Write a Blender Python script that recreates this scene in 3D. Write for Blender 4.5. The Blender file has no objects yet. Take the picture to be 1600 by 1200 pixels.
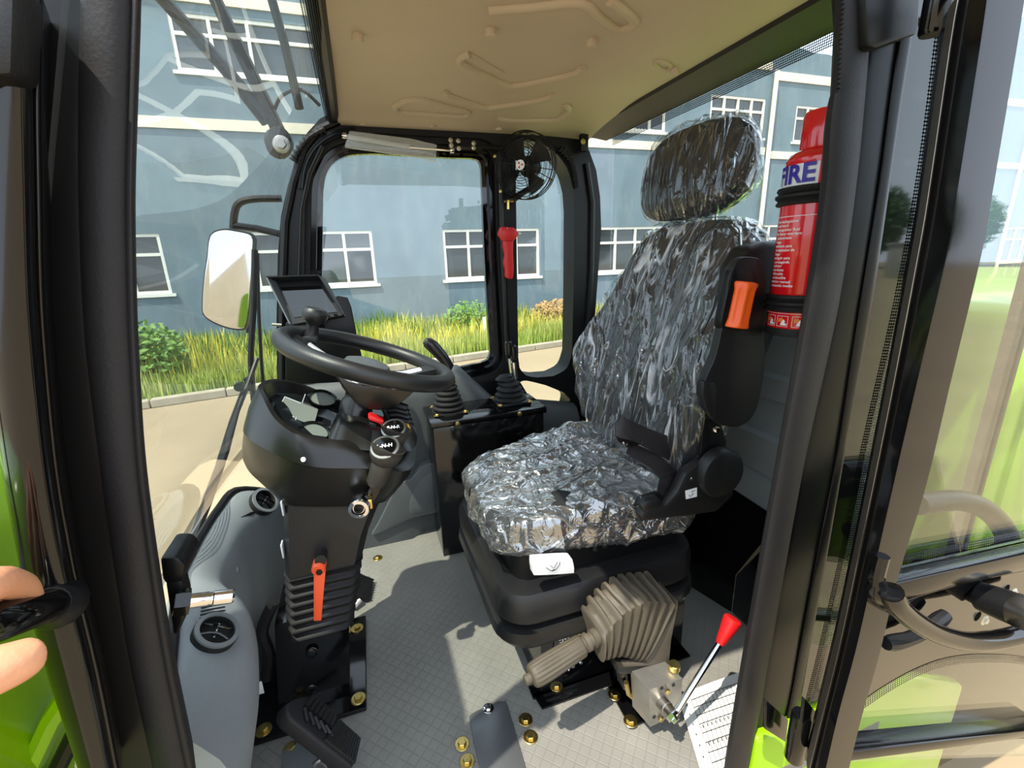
import bpy, bmesh, math, random
from mathutils import Vector, Matrix, noise
random.seed(7)
SC = bpy.context.scene
COL = SC.collection
V = Vector
# ---------------------------------------------------------------- camera
FPX = 704.148
CAMR = ((0.94737953, -0.11622128, 0.29826942), (-0.31843704, -0.24695117, 0.91521198), (-0.03270913, -0.96203312, -0.27096564))
CAMP = V((0.0, 0.0, 0.95))
cam = bpy.data.cameras.new('camera')
cam.lens = 36 * FPX / 1600; cam.sensor_width = 36; cam.clip_start = 0.02; cam.clip_end = 400
camo = bpy.data.objects.new('camera', cam); COL.objects.link(camo)
camo.matrix_world = Matrix(((CAMR[0][0], -CAMR[0][1], -CAMR[0][2], CAMP.x), (CAMR[1][0], -CAMR[1][1], -CAMR[1][2], CAMP.y),
                            (CAMR[2][0], -CAMR[2][1], -CAMR[2][2], CAMP.z), (0, 0, 0, 1)))
SC.camera = camo
# ---------------------------------------------------------------- light
SUN_DIR = V((0.42, 0.26, -1.0))
SUN_W, SKY_W, EXPO = 6.4, 3.6, 0.2
w = bpy.data.worlds.new('sky'); SC.world = w; w.use_nodes = True
wn = w.node_tree.nodes; wl = w.node_tree.links
bg = wn['Background']
sky = wn.new('ShaderNodeTexSky'); sky.sky_type = 'HOSEK_WILKIE'
sky.sun_direction = (-SUN_DIR).normalized(); sky.turbidity = 5.0; sky.ground_albedo = 0.4
hz_ = wn.new('ShaderNodeMix'); hz_.data_type = 'RGBA'; hz_.inputs[0].default_value = 0.55; hz_.inputs[7].default_value = (0.80, 0.88, 1.0, 1)   # thin summer haze over the blue
wl.new(sky.outputs[0], hz_.inputs[6]); wl.new(hz_.outputs[2], bg.inputs[0]); bg.inputs[1].default_value = SKY_W
sun = bpy.data.lights.new('sun', 'SUN'); sun.energy = SUN_W; sun.angle = math.radians(0.6); sun.color = (1.0, 0.93, 0.80)
suno = bpy.data.objects.new('sun', sun); COL.objects.link(suno)
suno.rotation_euler = SUN_DIR.to_track_quat('-Z', 'Y').to_euler(); suno.location = (-4, -3, 9)
SC.view_settings.view_transform = 'Standard'; SC.view_settings.look = 'None'
SC.view_settings.gamma = 1; SC.view_settings.use_curve_mapping = False
SC.view_settings.exposure = EXPO
SC.cycles.max_bounces = 10; SC.cycles.diffuse_bounces = 5; SC.cycles.glossy_bounces = 5; SC.cycles.transparent_max_bounces = 24
SC.cycles.sample_clamp_indirect = 6

def at(px, py, **k):
    """a pixel of the 1600x1200 frame carried out to a plane x=, y= or z="""
    d = V([CAMR[i][0] * (px - 800) + CAMR[i][1] * (py - 600) + CAMR[i][2] * FPX for i in range(3)])
    (a, v), = k.items(); i = 'xyz'.index(a)
    return CAMP + d * ((v - CAMP[i]) / d[i])
def ats(pts, **k): return [at(p[0], p[1], **k) for p in pts]

# ---------------------------------------------------------------- materials
def lin(c):
    f = lambda u: u / 12.92 if u <= 0.04045 else ((u + 0.055) / 1.055) ** 2.4
    return tuple(f(u / 255) for u in c) + (1,)
MATS = {}
def mat(name, rgb, rough=0.5, metal=0.0, var=0.0, vscale=8, bump=0.0, bscale=60, coat=0.0, stretch=(1, 1, 1), rgb2=None, spec=0.5):
    m = bpy.data.materials.new(name); m.use_nodes = True; nt = m.node_tree; N = nt.nodes; L = nt.links
    b = N['Principled BSDF']; b.inputs['Base Color'].default_value = lin(rgb)
    b.inputs['Roughness'].default_value = rough; b.inputs['Metallic'].default_value = metal
    b.inputs['Coat Weight'].default_value = coat; b.inputs['Coat Roughness'].default_value = 0.05
    b.inputs['Specular IOR Level'].default_value = spec
    tc = None
    if var or bump:
        tc = N.new('ShaderNodeTexCoord'); mp = N.new('ShaderNodeMapping'); mp.inputs['Scale'].default_value = stretch
        L.new(tc.outputs['Object'], mp.inputs[0])
    if var:
        n = N.new('ShaderNodeTexNoise'); n.inputs['Scale'].default_value = vscale; n.inputs['Detail'].default_value = 6; n.inputs['Roughness'].default_value = 0.65
        L.new(mp.outputs[0], n.inputs[0])
        r = N.new('ShaderNodeValToRGB'); a = lin(rgb); c2 = lin(rgb2) if rgb2 else tuple(max(0, x * (1 - var)) for x in a[:3]) + (1,)
        c1 = a if rgb2 else tuple(min(1, x * (1 + var)) for x in a[:3]) + (1,)
        r.color_ramp.elements[0].position = 0.32; r.color_ramp.elements[0].color = c2
        r.color_ramp.elements[1].position = 0.68; r.color_ramp.elements[1].color = c1
        L.new(n.outputs[0], r.inputs[0]); L.new(r.outputs[0], b.inputs['Base Color'])
    if bump:
        n2 = N.new('ShaderNodeTexNoise'); n2.inputs['Scale'].default_value = bscale; n2.inputs['Detail'].default_value = 4
        L.new(mp.outputs[0], n2.inputs[0])
        bp = N.new('ShaderNodeBump'); bp.inputs['Strength'].default_value = bump; bp.inputs['Distance'].default_value = 0.003
        L.new(n2.outputs[0], bp.inputs['Height']); L.new(bp.outputs[0], b.inputs['Normal'])
    MATS[name] = m
    return m
mat('headliner', (186, 167, 146), 0.6, var=0.05, vscale=3, bump=0.08, bscale=250)
mat('black_paint', (9, 9, 10), 0.10, bump=0.02, bscale=30)
mat('black_dull', (11, 11, 12), 0.3, spec=0.2, bump=0.03, bscale=60)
mat('header', (34, 30, 28), 0.5, spec=0.3)
mat('door_paint', (10, 10, 11), 0.10, spec=0.28, bump=0.02, bscale=30)
mat('black_satin', (15, 15, 16), 0.38, spec=0.3, bump=0.05, bscale=120)
mat('black_plastic', (24, 24, 25), 0.42, spec=0.4, bump=0.12, bscale=400)
mat('black_gloss_plastic', (22, 21, 20), 0.28, bump=0.03, bscale=300)
mat('rubber', (28, 27, 28), 0.6, spec=0.3, var=0.12, vscale=20, bump=0.15, bscale=300)
mat('wheel_rubber', (24, 24, 25), 0.42, bump=0.12, bscale=500)
mat('grey_trim', (124, 129, 131), 0.5, var=0.06, vscale=5, bump=0.12, bscale=350)
mat('shaded_grey', (74, 78, 79), 0.5, var=0.05, vscale=5, bump=0.12, bscale=350)  # darker copy of grey_trim, with the sill's shade mixed into the colour
mat('grey_panel', (112, 117, 119), 0.55, var=0.05, vscale=5, bump=0.2, bscale=250, stretch=(1, 1, 4))
mat('knob_rubber', (46, 43, 38), 0.55, var=0.1, vscale=40, bump=0.15, bscale=500)
mat('silver_plastic', (196, 198, 203), 0.35)
mat('white_plastic', (225, 227, 228), 0.4)
mat('chrome', (225, 225, 228), 0.08, 1.0)
mat('steel', (165, 160, 152), 0.32, 1.0, var=0.08, vscale=30)
mat('aluminium', (160, 158, 152), 0.45, 0.9, var=0.12, vscale=25, bump=0.1, bscale=200)
mat('zinc', (205, 180, 110), 0.28, 1.0, var=0.15, vscale=60)
mat('seat_fabric', (24, 25, 27), 0.85, var=0.15, vscale=40, bump=0.3, bscale=300)
mat('boot_rubber', (76, 69, 57), 0.62, var=0.12, vscale=15, bump=0.1, bscale=250)
mat('orange', (238, 92, 14), 0.4)
mat('orange_red', (247, 92, 50), 0.42)
mat('red_plastic', (198, 24, 26), 0.4)
mat('red_paint', (214, 20, 30), 0.16, coat=0.5)
mat('yellow', (232, 170, 30), 0.4)
mat('green_paint', (134, 178, 8), 0.22, coat=0.3)
mat('screen', (10, 12, 15), 0.04, coat=1.0)
mat('lcd', (112, 118, 112), 0.08)
mat('dash_gloss', (24, 26, 28), 0.08)
mat('white_ink', (235, 235, 235), 0.5)
mat('blue_ink', (40, 20, 150), 0.4)
mat('black_ink', (18, 18, 18), 0.5)
mat('red_ink', (190, 40, 35), 0.5)
mat('orange_ink', (225, 120, 40), 0.5)
mat('paper', (232, 231, 226), 0.7)
mat('webbing', (33, 29, 30), 0.6, bump=0.3, bscale=900, stretch=(1, 1, 1))
mat('concrete', (148, 131, 104), 0.9, var=0.10, vscale=0.7, bump=0.15, bscale=30)
mat('kerb', (160, 150, 130), 0.9, var=0.15, vscale=3)
mat('soil', (126, 130, 70), 0.95, var=0.3, vscale=1.5, rgb2=(138, 132, 80))
mat('window_frame', (226, 224, 214), 0.5)
mat('cream', (220, 212, 190), 0.7, var=0.06, vscale=2)
mat('dark_glass', (58, 64, 66), 0.06, spec=0.8)
mat('skin', (212, 150, 112), 0.5, var=0.08, vscale=40, bump=0.15, bscale=250)
mat('trunk', (70, 56, 42), 0.9, bump=0.4, bscale=20)
mat('leaf', (66, 104, 34), 0.6, var=0.3, vscale=3)
mat('cabinet_grey', (150, 150, 140), 0.5)
mat('boom', (150, 110, 60), 0.4)
def m_facade():
    m = mat('facade', (104, 122, 131), 0.85, var=0.14, vscale=0.8, bump=0.3, bscale=9); nt = m.node_tree; N = nt.nodes; L = nt.links
    b = N['Principled BSDF']; src = b.inputs['Base Color'].links[0].from_socket
    tc = N.new('ShaderNodeTexCoord'); mp = N.new('ShaderNodeMapping'); mp.inputs['Scale'].default_value = (2.2, 2.2, 0.5)
    n = N.new('ShaderNodeTexNoise'); n.inputs['Scale'].default_value = 1.5; n.inputs['Detail'].default_value = 8; n.inputs['Roughness'].default_value = 0.7
    L.new(tc.outputs['Object'], mp.inputs[0]); L.new(mp.outputs[0], n.inputs[0])
    r = N.new('ShaderNodeValToRGB'); r.color_ramp.elements[0].position = 0.5; r.color_ramp.elements[1].position = 0.75
    mx = N.new('ShaderNodeMix'); mx.data_type = 'RGBA'; L.new(n.outputs[0], r.inputs[0]); L.new(r.outputs[0], mx.inputs[0])
    L.new(src, mx.inputs[6]); mx.inputs[7].default_value = lin((121, 134, 138)); L.new(mx.outputs[2], b.inputs['Base Color'])
m_facade()
def m_floor():
    m = mat('floor_mat', (122, 120, 114), 0.5, var=0.12, vscale=6); nt = m.node_tree; N = nt.nodes; L = nt.links
    b = N['Principled BSDF']; tc = N.new('ShaderNodeTexCoord')
    mp = N.new('ShaderNodeMapping'); mp.inputs['Rotation'].default_value = (0, 0, math.radians(45)); mp.inputs['Scale'].default_value = (50, 50, 50)
    L.new(tc.outputs['Object'], mp.inputs[0])
    br = N.new('ShaderNodeTexBrick'); br.offset = 0.0; br.inputs['Scale'].default_value = 1.0; br.inputs['Mortar Size'].default_value = 0.055; br.inputs['Mortar Smooth'].default_value = 0.6
    br.inputs['Brick Width'].default_value = 1.0; br.inputs['Row Height'].default_value = 1.0
    L.new(mp.outputs[0], br.inputs[0])
    bp = N.new('ShaderNodeBump'); bp.inputs['Strength'].default_value = 0.5; bp.inputs['Distance'].default_value = 0.004; bp.invert = True
    L.new(br.outputs['Fac'], bp.inputs['Height']); L.new(bp.outputs[0], b.inputs['Normal'])
m_floor()
def schlick(N, L, f0, nor=None, pw=5.0):
    lw = N.new('ShaderNodeLayerWeight'); lw.inputs[0].default_value = 0.5
    if nor: L.new(nor, lw.inputs['Normal'])
    po = N.new('ShaderNodeMath'); po.operation = 'POWER'; po.inputs[1].default_value = pw; L.new(lw.outputs['Facing'], po.inputs[0])
    ma = N.new('ShaderNodeMath'); ma.operation = 'MULTIPLY_ADD'; ma.inputs[1].default_value = 1 - f0; ma.inputs[2].default_value = f0; L.new(po.outputs[0], ma.inputs[0])
    return ma
def m_glass(name, tint=(0.93, 0.96, 0.95), rough=0.0, f0=0.04, haze=0.0):
    m = bpy.data.materials.new(name); m.use_nodes = True; nt = m.node_tree; N = nt.nodes; L = nt.links
    N.remove(N['Principled BSDF']); out = N['Material Output']
    t = N.new('ShaderNodeBsdfTransparent'); t.inputs[0].default_value = tint + (1,)
    g = N.new('ShaderNodeBsdfGlossy'); g.inputs['Roughness'].default_value = rough; g.inputs[0].default_value = (1, 1, 1, 1)
    fr = schlick(N, L, f0)
    mx = N.new('ShaderNodeMixShader'); L.new(fr.outputs[0], mx.inputs[0]); L.new(t.outputs[0], mx.inputs[1]); L.new(g.outputs[0], mx.inputs[2])
    last = mx
    if haze:
        d = N.new('ShaderNodeBsdfDiffuse'); d.inputs[0].default_value = (0.9, 0.92, 0.9, 1)
        m2 = N.new('ShaderNodeMixShader'); m2.inputs[0].default_value = haze
        L.new(mx.outputs[0], m2.inputs[1]); L.new(d.outputs[0], m2.inputs[2]); last = m2
    L.new(last.outputs[0], out.inputs[0]); MATS[name] = m
    return m
m_glass('glass'); m_glass('windscreen_glass', (0.86, 0.93, 0.90), haze=0.045); m_glass('clear_plastic', (0.9, 0.9, 0.88), 0.12, haze=0.18)  # the windscreen's diffuse veil stands in for washed-out reflections
def m_frit():
    """black printed glass border whose edge breaks up into dots: UV u along, v across in metres"""
    m = bpy.data.materials.new('frit_dots'); m.use_nodes = True; nt = m.node_tree; N = nt.nodes; L = nt.links
    b = N['Principled BSDF']; b.inputs['Base Color'].default_value = lin((10, 10, 12)); b.inputs['Roughness'].default_value = 0.05
    uv = N.new('ShaderNodeTexCoord'); mp = N.new('ShaderNodeMapping'); mp.inputs['Scale'].default_value = (220, 220, 1)
    vo = N.new('ShaderNodeTexVoronoi'); vo.feature = 'F1'; vo.inputs['Randomness'].default_value = 0.0; vo.inputs['Scale'].default_value = 1.0; vo.voronoi_dimensions = '2D'
    L.new(uv.outputs['UV'], mp.inputs[0]); L.new(mp.outputs[0], vo.inputs[0])
    ma = N.new('ShaderNodeMath'); ma.operation = 'LESS_THAN'; ma.inputs[1].default_value = 0.36; L.new(vo.outputs['Distance'], ma.inputs[0])
    t = N.new('ShaderNodeBsdfTransparent'); mx = N.new('ShaderNodeMixShader')
    L.new(ma.outputs[0], mx.inputs[0]); L.new(b.outputs[0], mx.inputs[1]); L.new(t.outputs[0], mx.inputs[2]); L.new(mx.outputs[0], N['Material Output'].inputs[0])
    MATS['frit_dots'] = m
m_frit()
mat('frit', (6, 6, 7), 0.03, coat=0.5)
def m_film(name, f0, pw, haze, layers, rough=0.1, fold=((1, 1, .1), 26, 0.03, .3)):
    m = bpy.data.materials.new(name); m.use_nodes = True; nt = m.node_tree; N = nt.nodes; L = nt.links
    N.remove(N['Principled BSDF'])
    t = N.new('ShaderNodeBsdfTransparent'); t.inputs[0].default_value = (0.95, 0.96, 0.97, 1)
    g = N.new('ShaderNodeBsdfGlossy'); g.inputs['Roughness'].default_value = rough; g.inputs[0].default_value = (1, 1, 1, 1)
    d = N.new('ShaderNodeBsdfDiffuse'); d.inputs[0].default_value = (0.85, 0.88, 0.92, 1)
    tc = N.new('ShaderNodeTexCoord'); bumps = None
    for sc, st, lo, str_, dist in layers:
        mp = N.new('ShaderNodeMapping'); mp.inputs['Scale'].default_value = sc; L.new(tc.outputs['Object'], mp.inputs[0])
        n = N.new('ShaderNodeTexNoise'); n.inputs['Scale'].default_value = st; n.inputs['Detail'].default_value = 1.5; n.inputs['Distortion'].default_value = 1.2
        L.new(mp.outputs[0], n.inputs[0])
        a1 = N.new('ShaderNodeMath'); a1.operation = 'SUBTRACT'; a1.inputs[1].default_value = 0.5; L.new(n.outputs[0], a1.inputs[0])
        a2 = N.new('ShaderNodeMath'); a2.operation = 'ABSOLUTE'; L.new(a1.outputs[0], a2.inputs[0])
        rp = N.new('ShaderNodeMapRange'); rp.inputs[1].default_value = 0; rp.inputs[2].default_value = lo; rp.inputs[3].default_value = 1; rp.inputs[4].default_value = 0; rp.interpolation_type = 'SMOOTHERSTEP'
        L.new(a2.outputs[0], rp.inputs[0])
        bp = N.new('ShaderNodeBump'); bp.inputs['Strength'].default_value = str_; bp.inputs['Distance'].default_value = dist
        L.new(rp.outputs[0], bp.inputs['Height'])
        if bumps: L.new(bumps.outputs[0], bp.inputs['Normal'])
        bumps = bp
    L.new(bumps.outputs[0], g.inputs['Normal'])
    fr = schlick(N, L, f0, bumps.outputs[0], pw)
    mx = N.new('ShaderNodeMixShader'); L.new(fr.outputs[0], mx.inputs[0]); L.new(t.outputs[0], mx.inputs[1]); L.new(g.outputs[0], mx.inputs[2])
    m2 = N.new('ShaderNodeMixShader'); L.new(mx.outputs[0], m2.inputs[1]); L.new(d.outputs[0], m2.inputs[2])
    mp = N.new('ShaderNodeMapping'); mp.inputs['Scale'].default_value = fold[0]; mp.inputs['Location'].default_value = (.37, .11, .2); L.new(tc.outputs['Object'], mp.inputs[0])
    n = N.new('ShaderNodeTexNoise'); n.inputs['Scale'].default_value = fold[1]; n.inputs['Detail'].default_value = 2.5; n.inputs['Distortion'].default_value = 0.6; L.new(mp.outputs[0], n.inputs[0])
    a1 = N.new('ShaderNodeMath'); a1.operation = 'SUBTRACT'; a1.inputs[1].default_value = 0.5; L.new(n.outputs[0], a1.inputs[0])
    a2 = N.new('ShaderNodeMath'); a2.operation = 'ABSOLUTE'; L.new(a1.outputs[0], a2.inputs[0])
    rp = N.new('ShaderNodeMapRange'); rp.inputs[1].default_value = 0; rp.inputs[2].default_value = fold[2]; rp.inputs[3].default_value = 1; rp.inputs[4].default_value = 0; L.new(a2.outputs[0], rp.inputs[0])
    nk = N.new('ShaderNodeTexNoise'); nk.inputs['Scale'].default_value = 9; nk.inputs['Detail'].default_value = 2; L.new(tc.outputs['Object'], nk.inputs[0])
    rk = N.new('ShaderNodeMapRange'); rk.inputs[1].default_value = .48; rk.inputs[2].default_value = .66; L.new(nk.outputs[0], rk.inputs[0])
    mu = N.new('ShaderNodeMath'); mu.operation = 'MULTIPLY'; L.new(rp.outputs[0], mu.inputs[0]); L.new(rk.outputs[0], mu.inputs[1])
    ma = N.new('ShaderNodeMath'); ma.operation = 'MULTIPLY_ADD'; ma.inputs[1].default_value = fold[3]; ma.inputs[2].default_value = haze; L.new(mu.outputs[0], ma.inputs[0]); L.new(ma.outputs[0], m2.inputs[0])
    L.new(m2.outputs[0], N['Material Output'].inputs[0]); MATS[name] = m
m_film('plastic_film', 0.09, 3.4, 0.012, (((1, 1, 0.08), 11, 0.10, 1.0, 0.014), ((1, 1, 0.10), 34, 0.06, 0.35, 0.003)), 0.10, ((1, 1, .07), 15, .03, .6))
m_film('plastic_film_dark', 0.065, 3.5, 0.008, (((1, 1, 0.16), 11, 0.09, 1.0, 0.012), ((1, 1, 0.2), 34, 0.05, 0.4, 0.003)), 0.09, ((1, 1, .15), 14, .02, .2))
m_film('plastic_film_crumpled', 0.26, 2.0, 0.03, (((0.6, 1, 0.8), 10, 0.08, 0.9, 0.010), ((1, 0.6, 1), 36, 0.06, 0.4, 0.003)), 0.16, ((.5, 1, .8), 12, .018, .22))
def m_grass(name, a, b_):
    m = mat(name, a, 0.7, var=0.3, vscale=0.9, rgb2=b_); nt = m.node_tree
    MATS[name] = m
m_grass('grass_a', (170, 182, 80), (124, 150, 56)); m_grass('grass_b', (196, 190, 118), (172, 172, 92)); m_grass('weed_green', (112, 146, 62), (82, 118, 44)); m_grass('weed_yellow', (214, 206, 84), (196, 186, 70)); m_grass('weed_brown', (176, 140, 88), (150, 120, 76))

# ---------------------------------------------------------------- mesh helpers
ORG = {}
class MB:
    def __init__(s): s.v = []; s.f = []; s.uv = {}
    def add(s, vs, fs):
        o = len(s.v); s.v += [V(p) for p in vs]; s.f += [tuple(i + o for i in f) for f in fs]; return s
    def bm_add(s, bm):
        bm.verts.index_update(); return s.add([v.co.copy() for v in bm.verts], [[v.index for v in f.verts] for f in bm.faces])
    def box(s, c, size, bev=0.0, seg=2, M=None):
        bm = bmesh.new(); bmesh.ops.create_cube(bm, size=1.0)
        bmesh.ops.scale(bm, vec=V(size), verts=bm.verts)
        if bev: bmesh.ops.bevel(bm, geom=bm.edges[:], offset=bev, segments=seg, profile=0.5, affect='EDGES')
        T = Matrix.Translation(V(c)) @ (M.to_4x4() if M else Matrix.Identity(4)); bmesh.ops.transform(bm, matrix=T, verts=bm.verts)
        s.bm_add(bm); bm.free(); return s
    def span(s, a, b, bev=0.0, seg=2):
        a = V(a); b = V(b); return s.box((a + b) / 2, [abs(x) for x in (b - a)], bev, seg)
    def prism(s, poly, vec, bev=0.0, seg=2):
        poly = [V(p) for p in poly]; vec = V(vec); bm = bmesh.new()
        vs = [bm.verts.new(p) for p in poly]; f = bm.faces.new(vs)
        r = bmesh.ops.extrude_face_region(bm, geom=[f]); nv = [g for g in r['geom'] if isinstance(g, bmesh.types.BMVert)]
        bmesh.ops.translate(bm, vec=vec, verts=nv); bmesh.ops.recalc_face_normals(bm, faces=bm.faces)
        if bev: bmesh.ops.bevel(bm, geom=bm.edges[:], offset=bev, segments=seg, profile=0.5, affect='EDGES', clamp_overlap=True)
        s.bm_add(bm); bm.free(); return s
    def plate(s, outer, holes, vec):
        """flat plate with holes, extruded by vec"""
        bm = bmesh.new(); vec = V(vec); edges = []
        loops = [outer] + list(holes)
        for lp in loops:
            vs = [bm.verts.new(V(p)) for p in lp]
            edges += [bm.edges.new((vs[i], vs[(i + 1) % len(vs)])) for i in range(len(vs))]
        bmesh.ops.triangle_fill(bm, use_beauty=True, use_dissolve=False, edges=edges, normal=vec.normalized())
        r = bmesh.ops.extrude_face_region(bm, geom=bm.faces[:]); nv = [g for g in r['geom'] if isinstance(g, bmesh.types.BMVert)]
        bmesh.ops.translate(bm, vec=vec, verts=nv); bmesh.ops.recalc_face_normals(bm, faces=bm.faces)
        s.bm_add(bm); bm.free(); return s
    def loft(s, rings, closed=True, cap=True, ring_loop=False):
        n = len(rings[0]); vs = [p for r in rings for p in r]; fs = []
        m = len(rings)
        for i in range(m if ring_loop else m - 1):
            i2 = (i + 1) % m
            for j in range(n if closed else n - 1):
                k = (j + 1) % n; fs.append((i * n + j, i * n + k, i2 * n + k, i2 * n + j))
        if cap and closed and not ring_loop:
            fs.append(tuple(range(n))[::-1]); fs.append(tuple((m - 1) * n + j for j in range(n)))
        return s.add(vs, fs)
    def tube(s, pts, r, n=10, closed=False, up=None):
        pts = [V(p) for p in pts]; m = len(pts); rs = r if isinstance(r, (list, tuple)) else [r] * m; rings = []
        u = None
        for i, p in enumerate(pts):
            a = pts[(i - 1) % m] if (closed or i) else p; b = pts[(i + 1) % m] if (closed or i < m - 1) else p
            t = (b - a).normalized()
            if u is None: u = t.orthogonal().normalized()
            u = (u - t * u.dot(t)).normalized(); w_ = t.cross(u)
            rings.append([p + (u * math.cos(q) + w_ * math.sin(q)) * rs[i] for q in [2 * math.pi * k / n for k in range(n)]])
        if closed:
            best = min(range(n), key=lambda k: (rings[0][k] - rings[-1][0]).length) if False else 0
        return s.loft(rings, True, True, closed)
    def lathe(s, prof, o, ax, n=24, cap=True):
        ax = V(ax).normalized(); o = V(o); u = ax.orthogonal().normalized(); w_ = ax.cross(u)
        rings = [[o + ax * z + (u * math.cos(2 * math.pi * k / n) + w_ * math.sin(2 * math.pi * k / n)) * max(r, 1e-5) for k in range(n)] for r, z in prof]
        return s.loft(rings, True, cap)
    def torus(s, o, ax, R_, r, n=48, k=12, arc=None):
        ax = V(ax).normalized(); u = ax.orthogonal().normalized(); w_ = ax.cross(u)
        return s.tube([V(o) + (u * math.cos(2 * math.pi * i / n) + w_ * math.sin(2 * math.pi * i / n)) * R_ for i in range(n)], r, k, True)
    def hexbolt(s, o, ax, r, washer=True):
        ax = V(ax).normalized()
        if washer: s.lathe([(r * 1.7, 0), (r * 1.7, r * .16), (r * 1.6, r * .22), (0.0, r * .23)], o, ax, 20)
        s.lathe([(r, r * .15), (r, r * .72), (r * .86, r * .84), (0.0, r * .84)], o, ax, 6)
        return s
def smooth_path(pts, n=6, closed=False):
    pts = [V(p) for p in pts]; out = []; m = len(pts)
    for i in range(m if closed else m - 1):
        if closed: p0, p1, p2, p3 = pts[i - 1], pts[i], pts[(i + 1) % m], pts[(i + 2) % m]
        else: p0, p1, p2, p3 = pts[max(i - 1, 0)], pts[i], pts[i + 1], pts[min(i + 2, m - 1)]
        for k in range(n):
            t = k / n
            out.append(0.5 * ((2 * p1) + (p2 - p0) * t + (2 * p0 - 5 * p1 + 4 * p2 - p3) * t * t + (3 * p1 - p0 - 3 * p2 + p3) * t ** 3))
    if not closed: out.append(pts[-1])
    return out
def smooth_px(pts, n=5, closed=False): return [(p.x, p.y) for p in smooth_path([V((a, b, 0)) for a, b in pts], n, closed)]
def lerp(a, b, t): return a + (b - a) * t
def setp(o, label=None, cat=None, group=None, kind=None):
    for k, v in (('label', label), ('category', cat), ('group', group), ('kind', kind)):
        if v: o[k] = v
    return o
def empty(name, loc, label, cat, group=None):
    o = bpy.data.objects.new(name, None); COL.objects.link(o); o.location = V(loc); o.empty_display_size = 0.05
    ORG[o] = V(loc); return setp(o, label, cat, group)
def obj(name, mb, m, parent=None, sharp=35, label=None, cat=None, group=None, kind=None, uvf=None, fix=True):
    org = ORG[parent] if parent else None
    if org is None:
        n = len(mb.v); c = V((sum(v.x for v in mb.v) / n, sum(v.y for v in mb.v) / n, min(v.z for v in mb.v)))
    else: c = org
    me = bpy.data.meshes.new(name); me.from_pydata([v - c for v in mb.v], [], mb.f)
    if fix:
        bm = bmesh.new(); bm.from_mesh(me); bmesh.ops.recalc_face_normals(bm, faces=bm.faces); bm.to_mesh(me); bm.free()
    me.update()
    if name == 'bolt': sharp = 20
    if sharp is not None:
        me.polygons.foreach_set('use_smooth', [True] * len(me.polygons)); me.set_sharp_from_angle(angle=math.radians(sharp))
    if uvf:
        uv = me.uv_layers.new(name='UVMap')
        for lp in me.loops: uv.data[lp.index].uv = uvf(me.vertices[lp.vertex_index].co + c)
    ms = m if isinstance(m, (list, tuple)) else [m]
    for mm in ms: me.materials.append(MATS[mm] if isinstance(mm, str) else mm)
    o = bpy.data.objects.new(name, me); COL.objects.link(o)
    if parent: o.parent = parent; ORG[o] = c      # child at its parent's origin
    else: o.location = c; ORG[o] = c
    return setp(o, label, cat, group, kind)
from mathutils.bvhtree import BVHTree
def hit(px, py, o):
    """where the sight line of a pixel meets an object: point and normal facing us"""
    d = (at(px, py, y=3.0) - CAMP).normalized(); T = BVHTree.FromPolygons([v.co + ORG[o] for v in o.data.vertices], [tuple(q.vertices) for q in o.data.polygons])
    r = T.ray_cast(CAMP, d)
    if r[0] is None: return at(px, py, y=.8), V((0, -1, 0))
    n = r[1] if r[1].dot(d) < 0 else -r[1]
    return r[0], n
def text_mesh(txt, size, M, depth=0.0004, align='CENTER', bold=0.0):
    cu = bpy.data.curves.new('t', 'FONT'); cu.body = txt; cu.size = size; cu.align_x = align; cu.align_y = 'CENTER'; cu.extrude = depth; cu.offset = bold; cu.resolution_u = 3
    o = bpy.data.objects.new('t', cu); me = bpy.data.meshes.new_from_object(o)
    mb = MB(); mb.add([M @ v.co for v in me.vertices], [tuple(p.vertices) for p in me.polygons])
    bpy.data.objects.remove(o); bpy.data.meshes.remove(me); bpy.data.curves.remove(cu)
    return mb
def frame_M(o, xdir, ydir):
    x = V(xdir).normalized(); y = V(ydir); y = (y - x * y.dot(x)).normalized(); z = x.cross(y)
    return Matrix(((x.x, y.x, z.x, o[0]), (x.y, y.y, z.y, o[1]), (x.z, y.z, z.z, o[2]), (0, 0, 0, 1)))
def rrect(cx, cy, w_, h_, r, n=5):
    out = []
    for sx, sy, a0 in ((1, 1, 0), (-1, 1, 90), (-1, -1, 180), (1, -1, 270)):
        for k in range(n + 1):
            a = math.radians(a0 + 90 * k / n); out.append((cx + sx * (w_ / 2 - r) + r * math.cos(a), cy + sy * (h_ / 2 - r) + r * math.sin(a)))
    return out
# ================================================================ OUTSIDE
GZ = -1.1
g = MB().span((-60, -60, GZ - 0.2), (60, 60, GZ)); obj('ground', g, 'concrete', sharp=None, kind='structure')
for i, yy in enumerate((5.2, 7.0)):    # slab joints in the yard: recessed dark seams
    pass
KA, KB = V((-14, 5.82, GZ)), V((24, 13.44, GZ))            # kerb line, from the photo's edge of the weeds
kd = (KB - KA).normalized(); kn = V((-kd.y, kd.x, 0))
KERBY = lambda x: KA.y + (x - KA.x) * kd.y / kd.x
kroot = None
for i in range(26):
    a = KA + kd * (i * 1.0); b = KA + kd * (i * 1.0 + 0.985)
    if a.x < -8 or a.x > 10: continue
    mb = MB().prism([a, b, b + kn * 0.14, a + kn * 0.14], (0, 0, 0.13 + 0.01 * random.random()), 0.015, 1)
    if kroot is None: kroot = obj('kerb', mb, 'kerb', kind='structure')
    else: obj('kerb_stone', mb, 'kerb', kroot)
verge = MB().prism([KA + kn * .14, V((21, KERBY(21) + .15, GZ)), V((21, 13.05, GZ)), V((-14, 13.05, GZ))], (0, 0, 0.09)); obj('verge_soil', verge, 'soil', kind='structure'); obj('verge_soil', MB().span((22, 10.5, GZ), (44, 13.05, GZ + .09)), 'soil', kind='structure')

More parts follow.
